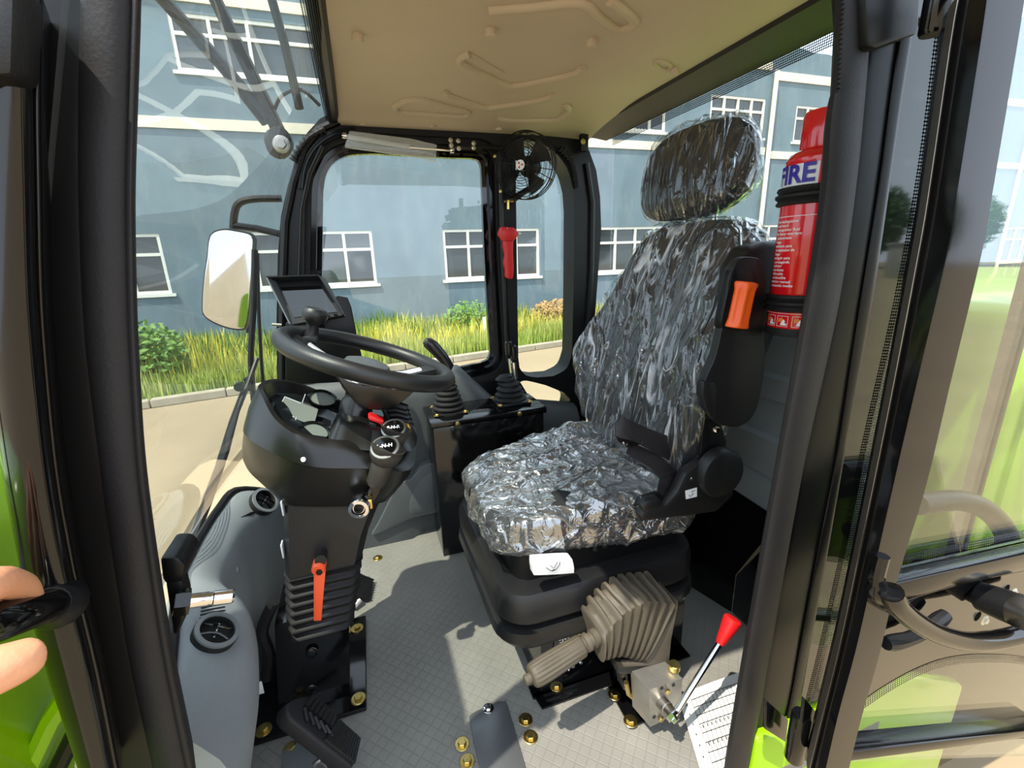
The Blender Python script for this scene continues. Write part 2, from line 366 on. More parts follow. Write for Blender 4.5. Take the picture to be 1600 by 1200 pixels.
def blades(name, spots, mname, hmin, hmax, wid, label=None, cat=None, kind='stuff', parent=None, lean=0.35):
    vs = []; fs = []
    for (x, y, z, s) in spots:
        h = random.uniform(hmin, hmax) * s; a = random.uniform(0, 6.283); w_ = wid * random.uniform(.6, 1.3); l = h * random.uniform(0, lean); la = random.uniform(0, 6.283)
        dx, dy = math.cos(a) * w_, math.sin(a) * w_; lx, ly = math.cos(la) * l, math.sin(la) * l; n = len(vs)
        vs += [V((x - dx, y - dy, z)), V((x + dx, y + dy, z)), V((x + lx * .4 + dx * .7, y + ly * .4 + dy * .7, z + h * .6)), V((x + lx * .4 - dx * .7, y + ly * .4 - dy * .7, z + h * .6)), V((x + lx, y + ly, z + h))]
        fs += [(n, n + 1, n + 2, n + 3), (n + 3, n + 2, n + 4)]
    mb = MB(); mb.v = vs; mb.f = fs
    return obj(name, mb, mname, parent, sharp=None, label=label, cat=cat, kind=kind, fix=False)
def spots(n, x0, x1, d0, d1, dens=None):
    out = []
    while len(out) < n:
        x = random.uniform(x0, x1); y = KERBY(x) + random.uniform(d0, d1)
        if y > 12.95 and x < 20: continue
        if x > 20: y = random.uniform(10.4, 12.9)
        q = noise.noise(V((x * .8, y * .8, 3.1)))
        if dens and random.random() > 0.5 + dens * q: continue
        out.append((x, y, GZ + .08, 0.75 + 0.7 * (q + .5)))
    return out
blades('grass', spots(62000, -9, 12, .15, 5.0), 'grass_a', .12, .34, .013, 'yellow green grass strip along the foot of the blue wall', 'grass')
blades('dry_grass', spots(16000, -9, 12, .2, 4.5, .9), 'grass_b', .18, .42, .009, 'straw coloured dry seed stalks among the green grass', 'grass')
blades('weeds', spots(8000, -9, 12, 1.8, 5.0, .9), 'weed_green', .22, .55, .020, 'taller dark green weeds close to the blue wall', 'weeds')
blades('far_grass', spots(14000, 22, 40, .2, 4.0), 'grass_a', .3, .7, .05, 'grass strip along the wall seen through the open door glass', 'grass')
blades('wild_flowers', spots(3500, -5, 9, .8, 3.6, .9), 'weed_yellow', .3, .6, .016, 'yellow flowering stalks scattered in the grass strip', 'flowers')
def bush(name, c, r, n, m, label, cat='bush', leaf=.06, squash=1.0):
    vs = []; fs = []
    for i in range(n):
        d = V((random.gauss(0, 1), random.gauss(0, 1), random.gauss(0, 1))).normalized() * (random.random() ** .4)
        p = V(c) + V((d.x * r, d.y * r, d.z * r * squash)); a = V((random.gauss(0, 1), random.gauss(0, 1), random.gauss(0, .6))).normalized() * leaf; b = a.orthogonal().normalized() * leaf * .5
        k = len(vs); vs += [p - a, p + b, p + a, p - b]; fs.append((k, k + 1, k + 2, k + 3))
    mb = MB(); mb.v = vs; mb.f = fs
    e = empty(name, (c[0], c[1], GZ), label, cat)
    obj('foliage', mb, m, e, sharp=None, fix=False)
    st = MB()
    for i in range(5): st.tube([V((c[0] + .05 * i - .1, c[1], GZ)), V((c[0] + random.uniform(-r, r) * .5, c[1] + random.uniform(-r, r) * .4, c[2] + r * squash * .3))], [.018, .006], 5)
    obj('stem', st, 'trunk', e)
    return e
p = at(222, 600, y=9.2); bush('leafy_bush', (p.x, 9.2, GZ + .62), .75, 1500, 'weed_green', 'broad leaved green bush beside the left door pillar, against the wall', leaf=.07, squash=.85)
p = at(735, 505, y=11.5); bush('leafy_bush', (p.x, 11.5, GZ + .55), .7, 900, 'weed_green', 'leafy green bush under the window framed by the cab side glass', leaf=.05, squash=.7)
p = at(870, 495, y=11.6); bush('dry_shrub', (p.x, 11.6, GZ + .45), .75, 1500, 'weed_brown', 'reddish brown dry shrub in the grass left of the seat back', leaf=.06, squash=.6)
p = at(757, 510, y=10.6); o = obj('marker_post', MB().box((p.x, 10.6, GZ + .4), (.07, .07, .55), .01), 'cream'); setp(o, 'short white marker post standing in the grass', 'post')

# ---- the blue factory wall
BY = 13.0
bld = empty('factory_building', (4, BY, GZ), 'weathered blue factory building with cream bands and white framed windows', 'building')
wins = []
for k in range(-4, 5): wins.append((2.37 + 4.73 * k, .38, 2.86, 1.36))
wins += [(a, b, w_, h) for a, b, w_, h in ((-7.9, 5.1, 3.0, 1.1), (-3.18, 5.1, 3.0, 1.1), (1.55, 5.1, 3.0, 1.1), (7.25, 4.45, 2.17, 1.15), (11.04, 4.45, 2.17, 1.15), (14.54, 4.4, 2.17, 1.1), (18.3, 4.4, 2.17, 1.1), (22.0, 4.4, 2.17, 1.1), (30.5, 4.4, 2.9, 1.1))]
wins += [(27.6, .0, 2.9, 1.5), (32.4, .0, 2.9, 1.5)]
holes = [[(a, BY, b), (a + w_, BY, b), (a + w_, BY, b + h), (a, BY, b + h)] for a, b, w_, h in wins]
top = [(-24, 8.6), (8, 8.6)]; x = 8
tz = 8.6
pts = [V((-24, BY, GZ)), V((48, BY, GZ)), V((48, BY, 9.1))]
xx = 47.5
while xx > 13.2:
    pts.append(V((xx, BY, 6.75 + .1 * noise.noise(V((xx * 1.7, 0, 0))) + (max(-8, 22 - xx) * .045 if xx < 20.5 else 2.4)))); xx -= .35
pts += [V((13.1, BY, 8.2)), V((-24, BY, 8.2))]
pts = [V((-24, BY, GZ)), V((48, BY, GZ))] + pts[2:]
obj('wall', MB().plate(pts, holes, (0, .3, 0)), 'facade', bld, sharp=None)
for nm, z0, z1, x0, x1 in (('band', 3.95, 4.18, -24, 13.35), ('band', 3.85, 4.08, 13.5, 48), ('band', 6.15, 6.4, 13.55, 48), ('band', 6.4, 6.62, -24, 13.3)):
    obj(nm, MB().span((x0, BY - .04, z0), (x1, BY + .02, z1)), 'cream', bld, sharp=None)
for x0 in (13.42, 27.2):
    obj('drain_pipe', MB().tube([(x0, BY - .12, 6.4), (x0, BY - .12, GZ + .5), (x0, BY - .3, GZ + .2)], .07, 8), 'cream', bld)
obj('plinth', MB().span((-24, BY - .03, GZ), (48, BY + .02, GZ + .5)), 'facade', bld, sharp=None)
for a, b, w_, h in wins:
    fr = MB(); t = .035; y0, y1 = BY + .02, BY + .10
    fr.plate([(a, y0, b), (a + w_, y0, b), (a + w_, y0, b + h), (a, y0, b + h)], [[(a + .07, y0, b + .07), (a + w_ - .07, y0, b + .07), (a + w_ - .07, y0, b + h - .07), (a + .07, y0, b + h - .07)]], (0, .09, 0))
    zt = b + h * .66
    fr.span((a + .06, y0 - .002, zt - t), (a + w_ - .06, y1 - .002, zt + t))
    for k in range(1, 4):
        fr.span((a + w_ * k / 4 - t, y0 - .004, b), (a + w_ * k / 4 + t, y1 - .003, zt - t)); fr.span((a + w_ * k / 4 - t, y0 - .004, zt + t), (a + w_ * k / 4 + t, y1 - .003, b + h))
    fr.span((a - .08, BY - .05, b - .07), (a + w_ + .08, BY + .05, b))
    f = obj('window', fr, 'window_frame', bld, sharp=None)
    for k in range(4):
        for z0, z1 in ((b + .05, zt - .02), (zt + .02, b + h - .05)):
            obj('pane', MB().span((a + w_ * k / 4 + .03, BY + .07, z0), (a + w_ * (k + 1) / 4 - .03, BY + .08, z1)), 'dark_glass', f, sharp=None)
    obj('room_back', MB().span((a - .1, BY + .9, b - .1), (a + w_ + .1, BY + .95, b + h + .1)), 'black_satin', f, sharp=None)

# ---- the yard behind, which the glossy glass beside the door mirrors
def mir(px, py, dist):
    q = at(px, py, y=dist); return V((q.x, .9 - q.y, GZ))
for i, (px, dd, hh) in enumerate(((1375, 26, 6.2), (1405, 30, 7.5), (1440, 27, 6.5), (1340, 32, 6))):
    q = mir(px, 400, dd) + V(((i - 1.5) * 8, 0, 0))
    bush('yard_tree', (q.x, q.y, GZ + hh * .55), 2.6, 2500, 'leaf', ('round', 'tall', 'bushy', 'distant')[i] + ' dark green tree across the yard, mirrored in the black glass', 'tree', leaf=.3, squash=hh / 6.5)
q = mir(1420, 400, 20)
cb = empty('electric_cabinet', q, 'grey steel electric cabinet across the yard, mirrored in the black glass', 'cabinet')
obj('body', MB().span((q.x - 1.2, q.y - .5, GZ), (q.x + 1.2, q.y + .5, GZ + 2.0), .02), 'cabinet_grey', cb)
obj('lid', MB().span((q.x - 1.3, q.y - .6, GZ + 2.0), (q.x + 1.3, q.y + .6, GZ + 2.12), .02), 'cabinet_grey', cb)
for k in range(3): obj('door', MB().span((q.x - 1.1 + .75 * k, q.y + .5, GZ + .2), (q.x - .42 + .75 * k, q.y + .53, GZ + 1.85), .01), 'cabinet_grey', cb)

# ---- mirror, its bracket, the wipers: on the outside of the cab
def on_mirror(px, py, y=1.92): return at(px, py, y=y)
mr = empty('side_mirror', at(355, 500, y=1.9), 'rounded rectangular rear view mirror hung outside the windscreen', 'mirror')
ol = smooth_px([(322, 400), (327, 368), (345, 358), (370, 360), (396, 368), (397, 392), (393, 450), (387, 505), (376, 516), (345, 511), (316, 495), (313, 470), (317, 430)], 4, True)
def mpt(px, py, off=0):
    q = at(px, py, y=1.9); return V((q.x, 1.9 + (q.x + .42) * -.18 + off, q.z))
cx = sum(a for a, b in ol) / len(ol); cy = sum(b for a, b in ol) / len(ol)
sc = lambda k: [(cx + (a - cx) * k, cy + (b - cy) * k) for a, b in ol]
obj('housing', MB().loft([[mpt(a, b, -.004) for a, b in sc(1.0)], [mpt(a, b, .02) for a, b in sc(1.02)], [mpt(a, b, .045) for a, b in sc(.85)]]), 'black_plastic', mr)
obj('mirror_glass', MB().loft([[mpt(a, b, -.004) for a, b in sc(.97)], [mpt(a, b, -.0055) for a, b in sc(.955)]]), 'chrome', mr)
mb = MB(); mb.tube(smooth_path(ats([(440, 310), (395, 311), (373, 318), (366, 335), (364, 362)], y=1.97), 5), .013, 8); mb.tube(ats([(362, 352), (400, 357), (440, 366)], y=1.97) + [at(458, 368, y=1.60)], .013, 8)
mb.tube(ats([(395, 372), (393, 440), (390, 520)], y=1.97), .013, 8)
obj('mirror_bracket', mb, 'black_satin', mr)
ml = empty('side_mirror', (-.45, .5, .86), 'unseen second rear view mirror, added at the near front corner to shade the floor', 'mirror')  # out of view; added and sized to cast shade on the cab floor
lo_ = [V((-.46, .5 + a * .30, 1.12 + b * .50)) for a, b in rrect(0, 0, 1, 1, .18, 6)]
lc = V((-.46, .5, 1.12))
obj('housing', MB().loft([lo_, [lc + (q - lc) * 1.03 + V((-.02, 0, 0)) for q in lo_], [lc + (q - lc) * .85 + V((-.05, 0, 0)) for q in lo_]]), 'black_plastic', ml)
obj('mirror_glass', MB().loft([[lc + (q - lc) * .96 + V((.001, 0, 0)) for q in lo_], [lc + (q - lc) * .95 + V((.002, 0, 0)) for q in lo_]]), 'chrome', ml)
obj('mirror_bracket', MB().tube([(-.50, .48, 1.3), (-.50, .44, .85), (-.42, .43, .72), (-.27, .43, .70)], .013, 8), 'black_satin', ml)
st = MB(); st.tube(smooth_path(ats([(398, 390), (396, 480), (392, 560), (396, 620), (404, 690)], y=1.75), 4), [.010] * 16 + [.014], 8)
st.tube([at(404, 690, y=1.75), at(446, 690, y=1.60)], .012, 8)
st.tube(smooth_path(ats([(402, 395), (404, 480), (408, 560), (412, 620), (408, 680)], y=1.75), 4), .006, 8)
st.box(at(390, 600, y=1.74), (.03, .02, .05), .005)
o = obj('mirror_stay', st, 'black_satin'); setp(o, 'black double stay bar standing in front of the windscreen below the mirror', 'bar')

# windscreen surface: x as a function of (y, z)
WP = [(1.37, 0.0), (1.27, -.105), (1.15, -.16), (.98, -.215), (.8, -.25), (.61, -.275), (.42, -.335)]
def wx(y, z):
    for (za, xa), (zb, xb) in zip(WP, WP[1:]):
        if z >= zb: t = (za - z) / (za - zb); break
    else: t = 1
    b = 1 - ((y - 1.0) / .56) ** 2
    return lerp(xa, xb, max(0, min(1, t))) - .05 * max(b, 0) * min(1, max(0, (1.37 - z) / .4))
NY, NZ = 28, 24
mb = MB(); rows = []
for i in range(NZ + 1):
    z = lerp(1.37, .42, i / NZ); rows.append([V((wx(y, z), y, z)) for y in [lerp(.44, 1.56, j / NY) for j in range(NY + 1)]])
mb.loft(rows, closed=False, cap=False)
obj('window_1', mb, 'windscreen_glass', kind='structure', sharp=180, fix=False)
# dotted black border along the windscreen's foot and side
def strip(pa, pb, n=40):
    return [pa(i / n) for i in range(n + 1)], [pb(i / n) for i in range(n + 1)]
def frit_strip(name, A, B, parent=None, m='frit_dots'):
    mb = MB(); n = len(A); mb.loft([A, B], closed=False, cap=False)
    me = bpy.data.meshes.new(name); org = ORG[parent] if parent else A[0].copy()
    me.from_pydata([v - org for v in mb.v], [], mb.f); uv = me.uv_layers.new(name='UVMap')
    L = [0]
    for i in range(1, n): L.append(L[-1] + (A[i] - A[i - 1]).length)
    for lp in me.loops:
        i = lp.vertex_index; uv.data[lp.index].uv = (L[i % n], 0 if i < n else (A[i % n] - B[i % n]).length)
    me.materials.append(MATS[m]); o = bpy.data.objects.new(name, me); COL.objects.link(o)
    if parent: o.parent = parent
    else: o.location = org; o['kind'] = 'structure'
    ORG[o] = org
    return o
A, B = strip(lambda t: V((wx(lerp(.46, 1.52, t), .44) + .004, lerp(.46, 1.52, t), .44)), lambda t: V((wx(lerp(.46, 1.52, t), .475) + .004, lerp(.46, 1.52, t), .475)))
frit_strip('trim_1', A, B)
A, B = strip(lambda t: V((wx(lerp(.8, 1.5, t), 1.362) + .006, lerp(.8, 1.5, t), 1.362)), lambda t: V((wx(lerp(.8, 1.5, t), 1.335) + .006, lerp(.8, 1.5, t), 1.335)))
frit_strip('trim_2', A, B)
# wipers
def wpt(px, py, off=.03):
    """pixel carried to just outside the windscreen"""
    d = (at(px, py, y=1.0) - CAMP); best = None
    for k in range(1, 600):
        q = CAMP + d * (k / 250)
        if q.z > 1.37 or q.x <= wx(q.y, q.z) - off: return q
    return q
wi = empty('upper_wiper', at(430, 215, y=1.6), 'black twin arm wiper folded across the top corner of the windscreen', 'wiper')
U = lambda px, py: at(px, py, y=1.62)
obj('arm', MB().tube([U(215, -45), U(350, 105), U(418, 190)], [.016, .018, .02], 8), 'black_satin', wi)
obj('arm', MB().tube([U(308, -60), U(395, 120), U(448, 232)], [.016, .018, .02], 8), 'black_satin', wi)
obj('motor', MB().lathe([(.0, -.05), (.035, -.045), (.04, 0), (.03, .04), (0, .045)], U(436, 222), (.2, -1, .1), 16), 'black_plastic', wi)
obj('pivot_nut', MB().hexbolt(U(444, 232) + V((0, -.05, 0)), (0, -1, 0), .014), 'steel', wi)
obj('blade', MB().tube([U(425, 0), U(445, 70), U(468, 170)], .012, 8), 'rubber', wi)
obj('washer_hose', MB().tube(smooth_path([U(405, 160), U(425, 175), U(440, 150), U(470, 140), U(500, 165)], 5), .005, 6), 'rubber', wi)
wi = empty('lower_wiper', at(390, 600, y=1.6), 'black wiper lying down along the left foot of the windscreen', 'wiper')
W2 = lambda px, py, y: at(px, py, y=y)
obj('arm', MB().tube([W2(402, 560, 1.66), W2(388, 600, 1.6), W2(368, 650, 1.5), W2(345, 720, 1.36), W2(330, 770, 1.25)], .007, 8), 'black_satin', wi)
obj('arm', MB().tube([W2(396, 575, 1.66), W2(378, 612, 1.58), W2(360, 660, 1.47), W2(340, 725, 1.33)], .005, 8), 'black_satin', wi)
obj('blade', MB().tube([W2(372, 640, 1.5), W2(352, 705, 1.38), W2(325, 780, 1.22), W2(292, 872, 1.05)], [.006, .011, .012, .009], 8), 'rubber', wi)
obj('joint', MB().lathe([(0, -.01), (.014, -.01), (.014, .01), (0, .01)], W2(374, 604, 1.56), (0, -1, 0), 12), 'black_satin', wi)

# ================================================================ CAB SHELL
flo = obj('floor', MB().span((-.42, .44, -.03), (.92, 1.6, 0)), 'floor_mat', kind='structure', sharp=None)
for i, (px, py) in enumerate(((590, 872), (722, 1163), (730, 1190), (821, 1125), (829, 1152), (455, 1170))):
    obj('bolt', MB().hexbolt(at(px, py, z=0.001), (0, 0, 1), .0088), 'zinc', flo)
# ceiling: pressed headliner
def cz(x, y): return 1.367 - .035 * max(0, (y - 1.2) / .33) ** 2 - .02 * max(0, (x - .6) / .2) ** 2 * .4
rows = []; nx, ny = 22, 26
def xr(y): return .80
for i in range(nx + 1): rows.append([V((lerp(0.0, xr(0), i / nx), lerp(.32, 1.56, j / ny), cz(lerp(0, xr(0), i / nx), lerp(.32, 1.56, j / ny)))) for j in range(ny + 1)])
up = [[v + V((0, 0, .035)) for v in r] for r in rows]
mb = MB(); mb.loft(rows, False, False); mb.loft(up, False, False)
edge = lambda R: R[0] + [r[-1] for r in R[1:]] + R[-1][::-1][1:] + [r[0] for r in R[::-1][1:-1]]
mb.loft([edge(rows), edge(up)], True, False)
cei = obj('ceiling', mb, 'headliner', kind='structure', sharp=50)
def on_c(px, py):
    q = at(px, py, z=1.36)
    for _ in range(4): q = at(px, py, z=cz(q.x, q.y))
    return q
ribs = [[(764, 15), (835, 9), (906, 3), (935, 24), (963, 44), (985, 40), (992, 32), (975, 15), (953, 0)],
        [(734, 83), (722, 87), (720, 97), (755, 115), (788, 130), (808, 132), (855, 123), (899, 113), (911, 103)],
        [(699, 142), (697, 147), (728, 158), (757, 167), (774, 166), (815, 160), (855, 152), (862, 146)],
        [(617, 165), (632, 157), (650, 154), (670, 157), (700, 166), (730, 174), (724, 180), (680, 178), (629, 174), (618, 170)],
        [(778, 184), (800, 187), (835, 187), (869, 186), (889, 172), (884, 163)],
        [(736, 84), (762, 100), (786, 114)], [(1023, 97), (1030, 94), (1042, 97), (1048, 104), (1042, 108), (1030, 105)]]
for k, r in enumerate(ribs):
    cl = k in (3, 6)
    pth = [on_c(a, b) for a, b in r]; pth = smooth_path(pth, 3, cl)
    obj('embossed_rib', MB().tube(pth, 0.0095 if k < 5 else .005, 8, cl), 'headliner', cei, sharp=60)
for px, py in ((558, 54), (766, 46), (925, 62), (1053, 108), (567, 189), (675, 192), (779, 197), (879, 217)):
    obj('cap', MB().lathe([(.011, -.006), (.011, .010), (.009, .013), (0, .0135)], on_c(px, py), (0, 0, -1), 14), 'headliner', cei)
# roof skin above with overhanging edge
obj('trim_3', MB().span((-.015, .34, 1.41), (.98, 1.66, 1.46), .02), 'black_satin', kind='structure')
mb = MB(); mb.tube([V((-.012, .34, 1.375)), V((-.012, 1.0, 1.375)), V((-.012, 1.6, 1.345))], .018, 10); obj('trim_4', mb, 'black_satin', kind='structure')
# rear header between headliner and rear glass
mb = MB().loft([[V((x, y, z)) for x, z in ((.78, 1.375), (.80, 1.352), (.90, 1.338), (.93, 1.36), (.93, 1.42), (.78, 1.42))] for y in (.44, 1.0, 1.58)])
obj('trim_5', mb, 'header', kind='structure', sharp=30)
# right wall: pressed frame with three openings
BIG = smooth_px([(505, 300), (510, 272), (524, 252), (548, 242), (585, 240)], 4) + [(640, 243), (700, 246)] + smooth_px([(736, 247), (748, 251), (752, 262)], 3) + [(757, 400), (765, 540)] + smooth_px([(766, 552), (762, 562), (750, 567)], 3) + [(690, 580), (600, 600), (520, 612), (505, 600), (503, 450)]
NAR = [(800, 250), (801, 320), (803, 440), (805, 555)] + smooth_px([(807, 570), (816, 580), (832, 583)], 3) + smooth_px([(856, 581), (875, 570), (883, 548)], 4) + [(885, 450), (886, 330)] + smooth_px([(884, 300), (876, 272), (860, 248), (838, 232)], 4) + [(815, 226), (803, 230)]
LOW = smooth_px([(806, 592), (816, 590), (845, 597)], 3) + smooth_px([(872, 608), (882, 618), (880, 632)], 3) + [(866, 640), (840, 634)] + [(822, 618)]
OUT = [(437, 720), (437, 590), (436, 500), (438, 400), (443, 340), (453, 295), (466, 250), (482, 215), (502, 193), (528, 180), (600, 178), (700, 184), (800, 192), (860, 203), (893, 218), (910, 240), (921, 270), (927, 310), (929, 360), (925, 420), (918, 520), (908, 640), (900, 720)]
def offp(poly, d):
    n = len(poly); out = []; ar = sum(poly[i][0] * poly[(i + 1) % n][1] - poly[(i + 1) % n][0] * poly[i][1] for i in range(n)); s = 1 if ar > 0 else -1
    for i in range(n):
        a, b, c = poly[i - 1], poly[i], poly[(i + 1) % n]; tx, ty = c[0] - a[0], c[1] - a[1]; l = math.hypot(tx, ty) or 1
        out.append((b[0] + s * ty / l * d, b[1] - s * tx / l * d))
    return out
Y0 = 1.53
pl = lambda poly, y: ats(poly, y=y)
sh = lambda poly, y: [V((p.x, y, p.z)) for p in ats(poly, y=Y0 + .05)]   # same outline in the cab, at another depth
wr = obj('wall_right', MB().plate(sh(OUT, Y0), [sh(offp(BIG, 26), Y0), sh(offp(NAR, 2), Y0), sh(LOW, Y0)], (0, .09, 0)), 'black_satin', kind='structure', sharp=30)
obj('rubber_seal', MB().plate(sh(offp(BIG, 27), Y0 + .02), [sh(offp(BIG, 18), Y0 + .02)], (0, .05, 0)), 'rubber', wr, sharp=30)
obj('window_frame', MB().plate(sh(offp(BIG, 19), Y0 + .035), [sh(offp(BIG, 9), Y0 + .035)], (0, .05, 0)), 'black_paint', wr, sharp=30)
obj('glass_border', MB().plate(sh(offp(BIG, 10), Y0 + .05), [sh(BIG, Y0 + .05)], (0, .02, 0)), 'frit', wr, sharp=30)
mb = MB()
for dpx in (34, 30): mb.tube([p + V((0, .0, 0)) for p in sh(offp(BIG, dpx)[0:14], Y0 - .004)], .005, 6)
mb.tube(sh([(445, 590), (446, 450), (450, 350), (462, 290), (478, 240), (500, 210), (530, 197)], Y0 - .005), .011, 8)
mb.tube(sh([(774, 250), (778, 400), (786, 560)], Y0 - .005), .008, 8)
mb.tube(sh([(905, 260), (914, 320), (913, 420), (905, 560), (898, 640)], Y0 - .005), .011, 8)
mb.tube(sh([(470, 590), (470, 440), (474, 330), (486, 275), (505, 235)], Y0 - .003), .006, 8)
obj('bead', mb, 'black_satin', wr)
for poly, nm in ((offp(BIG, 8), 'window_2'), (offp(NAR, 5), 'window_3'), (offp(LOW, 4), 'window_4')):
    obj(nm, MB().plate(sh(poly, Y0 + .055), [], (0, .004, 0)), 'glass', kind='structure', sharp=None)
# corrugated cable duct in the two upper corners
for cpts, nn in (([(458, 250), (468, 232), (484, 214), (505, 202)], 9), ([(876, 232), (890, 246), (898, 262), (903, 292)], 9)):
    pth = smooth_path(ats(cpts, y=1.515), 3); mb = MB(); mb.tube(pth, .007, 8)
    for i in range(len(pth)):
        t = (pth[min(i + 1, len(pth) - 1)] - pth[max(i - 1, 0)]); mb.lathe([(.0, -.002), (.011, -.002), (.011, .002), (0, .002)], pth[i], t, 8)
    obj('cable_duct', mb, 'rubber', wr)
# strike plate and bolt at the rear top corner
q = at(912, 222, y=1.5); obj('striker_plate', MB().box(q, (.03, .02, .06), .006), 'black_satin', wr); obj('bolt', MB().hexbolt(at(911, 221, y=1.486), (0, -1, 0), .005), 'zinc', wr)
# grey sill and side console along the right wall
prof = [(1.56, .585), (1.53, .59), (1.50, .58), (1.475, .545), (1.465, .50), (1.455, .34), (1.44, .24), (1.41, .20), (1.40, .16), (1.39, 0), (1.56, 0)]
st = []
for xx, k in ((-.30, 0), (.0, 0), (.08, .0), (.12, .0), (.30, 0), (.42, -.13), (.75, -.2)):
    st.append([V((xx, max(y, 1.47 if xx > .1 else (1.44 if y < 1.455 else 0)), max(0, z + (k if z > .3 else 0)))) for y, z in prof])
sc_ = obj('wall_right_sill', MB().loft(st), 'shaded_grey', kind='structure', sharp=40)
kp = [(583, 838), (590, 820), (600, 800), (612, 775), (618, 760), (632, 752), (644, 748), (652, 738), (662, 728), (690, 720), (700, 720), (700, 790), (660, 806), (640, 812)]
obj('kick_panel', MB().prism(ats(smooth_px(kp, 3, True), y=1.43), (0, .05, 0), .006, 3), 'shaded_grey', sc_, sharp=40)
obj('kick_recess', MB().prism(ats(smooth_px([(644, 804), (640, 785), (650, 762), (664, 744), (694, 734), (698, 786), (670, 798)], 3, True), y=1.428), (0, .01, 0), .003, 2), 'shaded_grey', sc_, sharp=40)
# rear wall: grey moulded panel with grooves, rear glass, black bulkhead
pr = [(.90, .315), (.895, .32), (.895, .40), (.90, .405), (.90, .411), (.893, .416), (.885, .49), (.885, .51), (.895, .52), (.895, .60), (.885, .61), (.885, .66), (.895, .67), (.895, .745), (.90, .765), (.93, .77), (.95, .77), (.95, .315)]
rw = obj('wall_rear', MB().loft([[V((x, y, z)) for x, z in pr] for y in (.5, .9, 1.3, 1.56)]), 'grey_panel', kind='structure', sharp=28)
obj('bulkhead', MB().prism([(.86, .78, 0), (.86, .78, .12), (.86, .69, .29), (.86, .66, .33), (.86, .46, .33), (.86, .46, 0)], (.08, 0, 0), .004), 'black_paint', rw)
obj('bulkhead', MB().loft([[V((.86, .78, 0)), V((.86, .78, .12)), V((.89, .70, .325))], [V((.80, .98, 0)), V((.80, .98, .16)), V((.897, .9, .33))], [V((.86, 1.5, 0)), V((.86, 1.5, .16)), V((.897, 1.5, .33))]], False, False), 'black_paint', rw)
obj('window_5', MB().span((.915, .5, .77), (.921, 1.56, 1.345)), 'glass', kind='structure', sharp=None)
A, B = strip(lambda t: V((.912, lerp(.5, 1.56, t), 1.345)), lambda t: V((.912, lerp(.5, 1.56, t), 1.318))); frit_strip('trim_6', A, B)
# ================================================================ NEAR SIDE: door opening, open door, bodywork
DN = V((-.35, .94, 0)); DB = V((.76, .65, 0))
def band(Lp, Rp, y, depth, bulge=0.012, n=3):
    """a long moulding whose left and right edges run through the pixel lists on plane y; rounded front"""
    Lw = smooth_path(ats(Lp, y=y), n); Rw = smooth_path(ats(Rp, y=y), n); m = min(len(Lw), len(Rw)); st = []
    for a, b in zip(Lw[:m], Rw[:m]):
        D = DN if a.x < 0 else DB
        c = []
        for k in range(9):
            t = k / 8; c.append(a.lerp(b, t) + D * (-bulge * math.sin(math.pi * t) ** .5))
        st.append([a + D * depth] + c + [b + D * depth])
    return MB().loft(st)
YS = (0, 150, 300, 450, 560, 700, 800, 930, 1050, 1215)
mk = lambda xs: list(zip(xs, YS))
sR = mk((217, 212, 208, 210, 214, 222, 232, 250, 270, 304)); sL = mk((125, 122, 122, 127, 135, 152, 165, 185, 205, 242))
rL = mk((60, 58, 60, 63, 70, 83, 97, 122, 150, 182)); oL = mk((-60, -58, -56, -40, -25, -4, 14, 40, 72, 126))
ap = obj('wall_left', band(sL, sR, .45, .06, .014), 'rubber', kind='structure', sharp=50, label='black rubber door seal')
obj('recess', band(rL, [(a + 12, b) for a, b in sL], .452, .05, .001), 'black_satin', ap, sharp=40)
obj('pillar', band(oL, [(a + 6, b) for a, b in rL], .42, .07, .022, 4), 'black_paint', ap, sharp=60)
obj('pillar_edge', band([(a - 6, b) for a, b in rL], [(a + 8, b) for a, b in rL], .418, .04, .006), 'black_paint', ap, sharp=60)
lip = lambda dx: [(a + dx, b) for a, b in sR]
obj('seal_lip', band(lip(-14), lip(4), .447, .05, .008), 'rubber', ap)
obj('hinge_cover', MB().prism(ats([(-60, -40), (24, -40), (19, 118), (-60, 122)], y=.385), (0, .03, 0), .006), 'black_plastic', ap)
# latch striker on the pillar
ls = empty('door_striker', at(270, 930, y=.47), 'black steel door striker pin on a block behind the left door seal', 'latch')
obj('block', MB().prism(ats([(248, 872), (278, 871), (290, 884), (284, 912), (258, 916), (252, 905)], y=.50), (0, .05, 0), .006), 'black_satin', ls)
obj('bracket', MB().prism(ats([(258, 910), (284, 908), (290, 932), (288, 968), (276, 994), (270, 990)], y=.5), (0, .02, 0), .003), 'black_satin', ls)
a = at(272, 942, y=.49); b = at(347, 933, y=.50)
obj('nut', MB().lathe([(0, 0), (.013, 0), (.014, .006), (.013, .014), (0, .014)], a, b - a, 6), 'black_paint', ls)
obj('pin', MB().lathe([(0, 0), (.0075, 0), (.0075, .03), (.0068, .031), (.0068, .034), (.0078, .035), (.0078, .052), (.006, .0545), (0, .0545)], a, b - a, 16), 'chrome', ls)
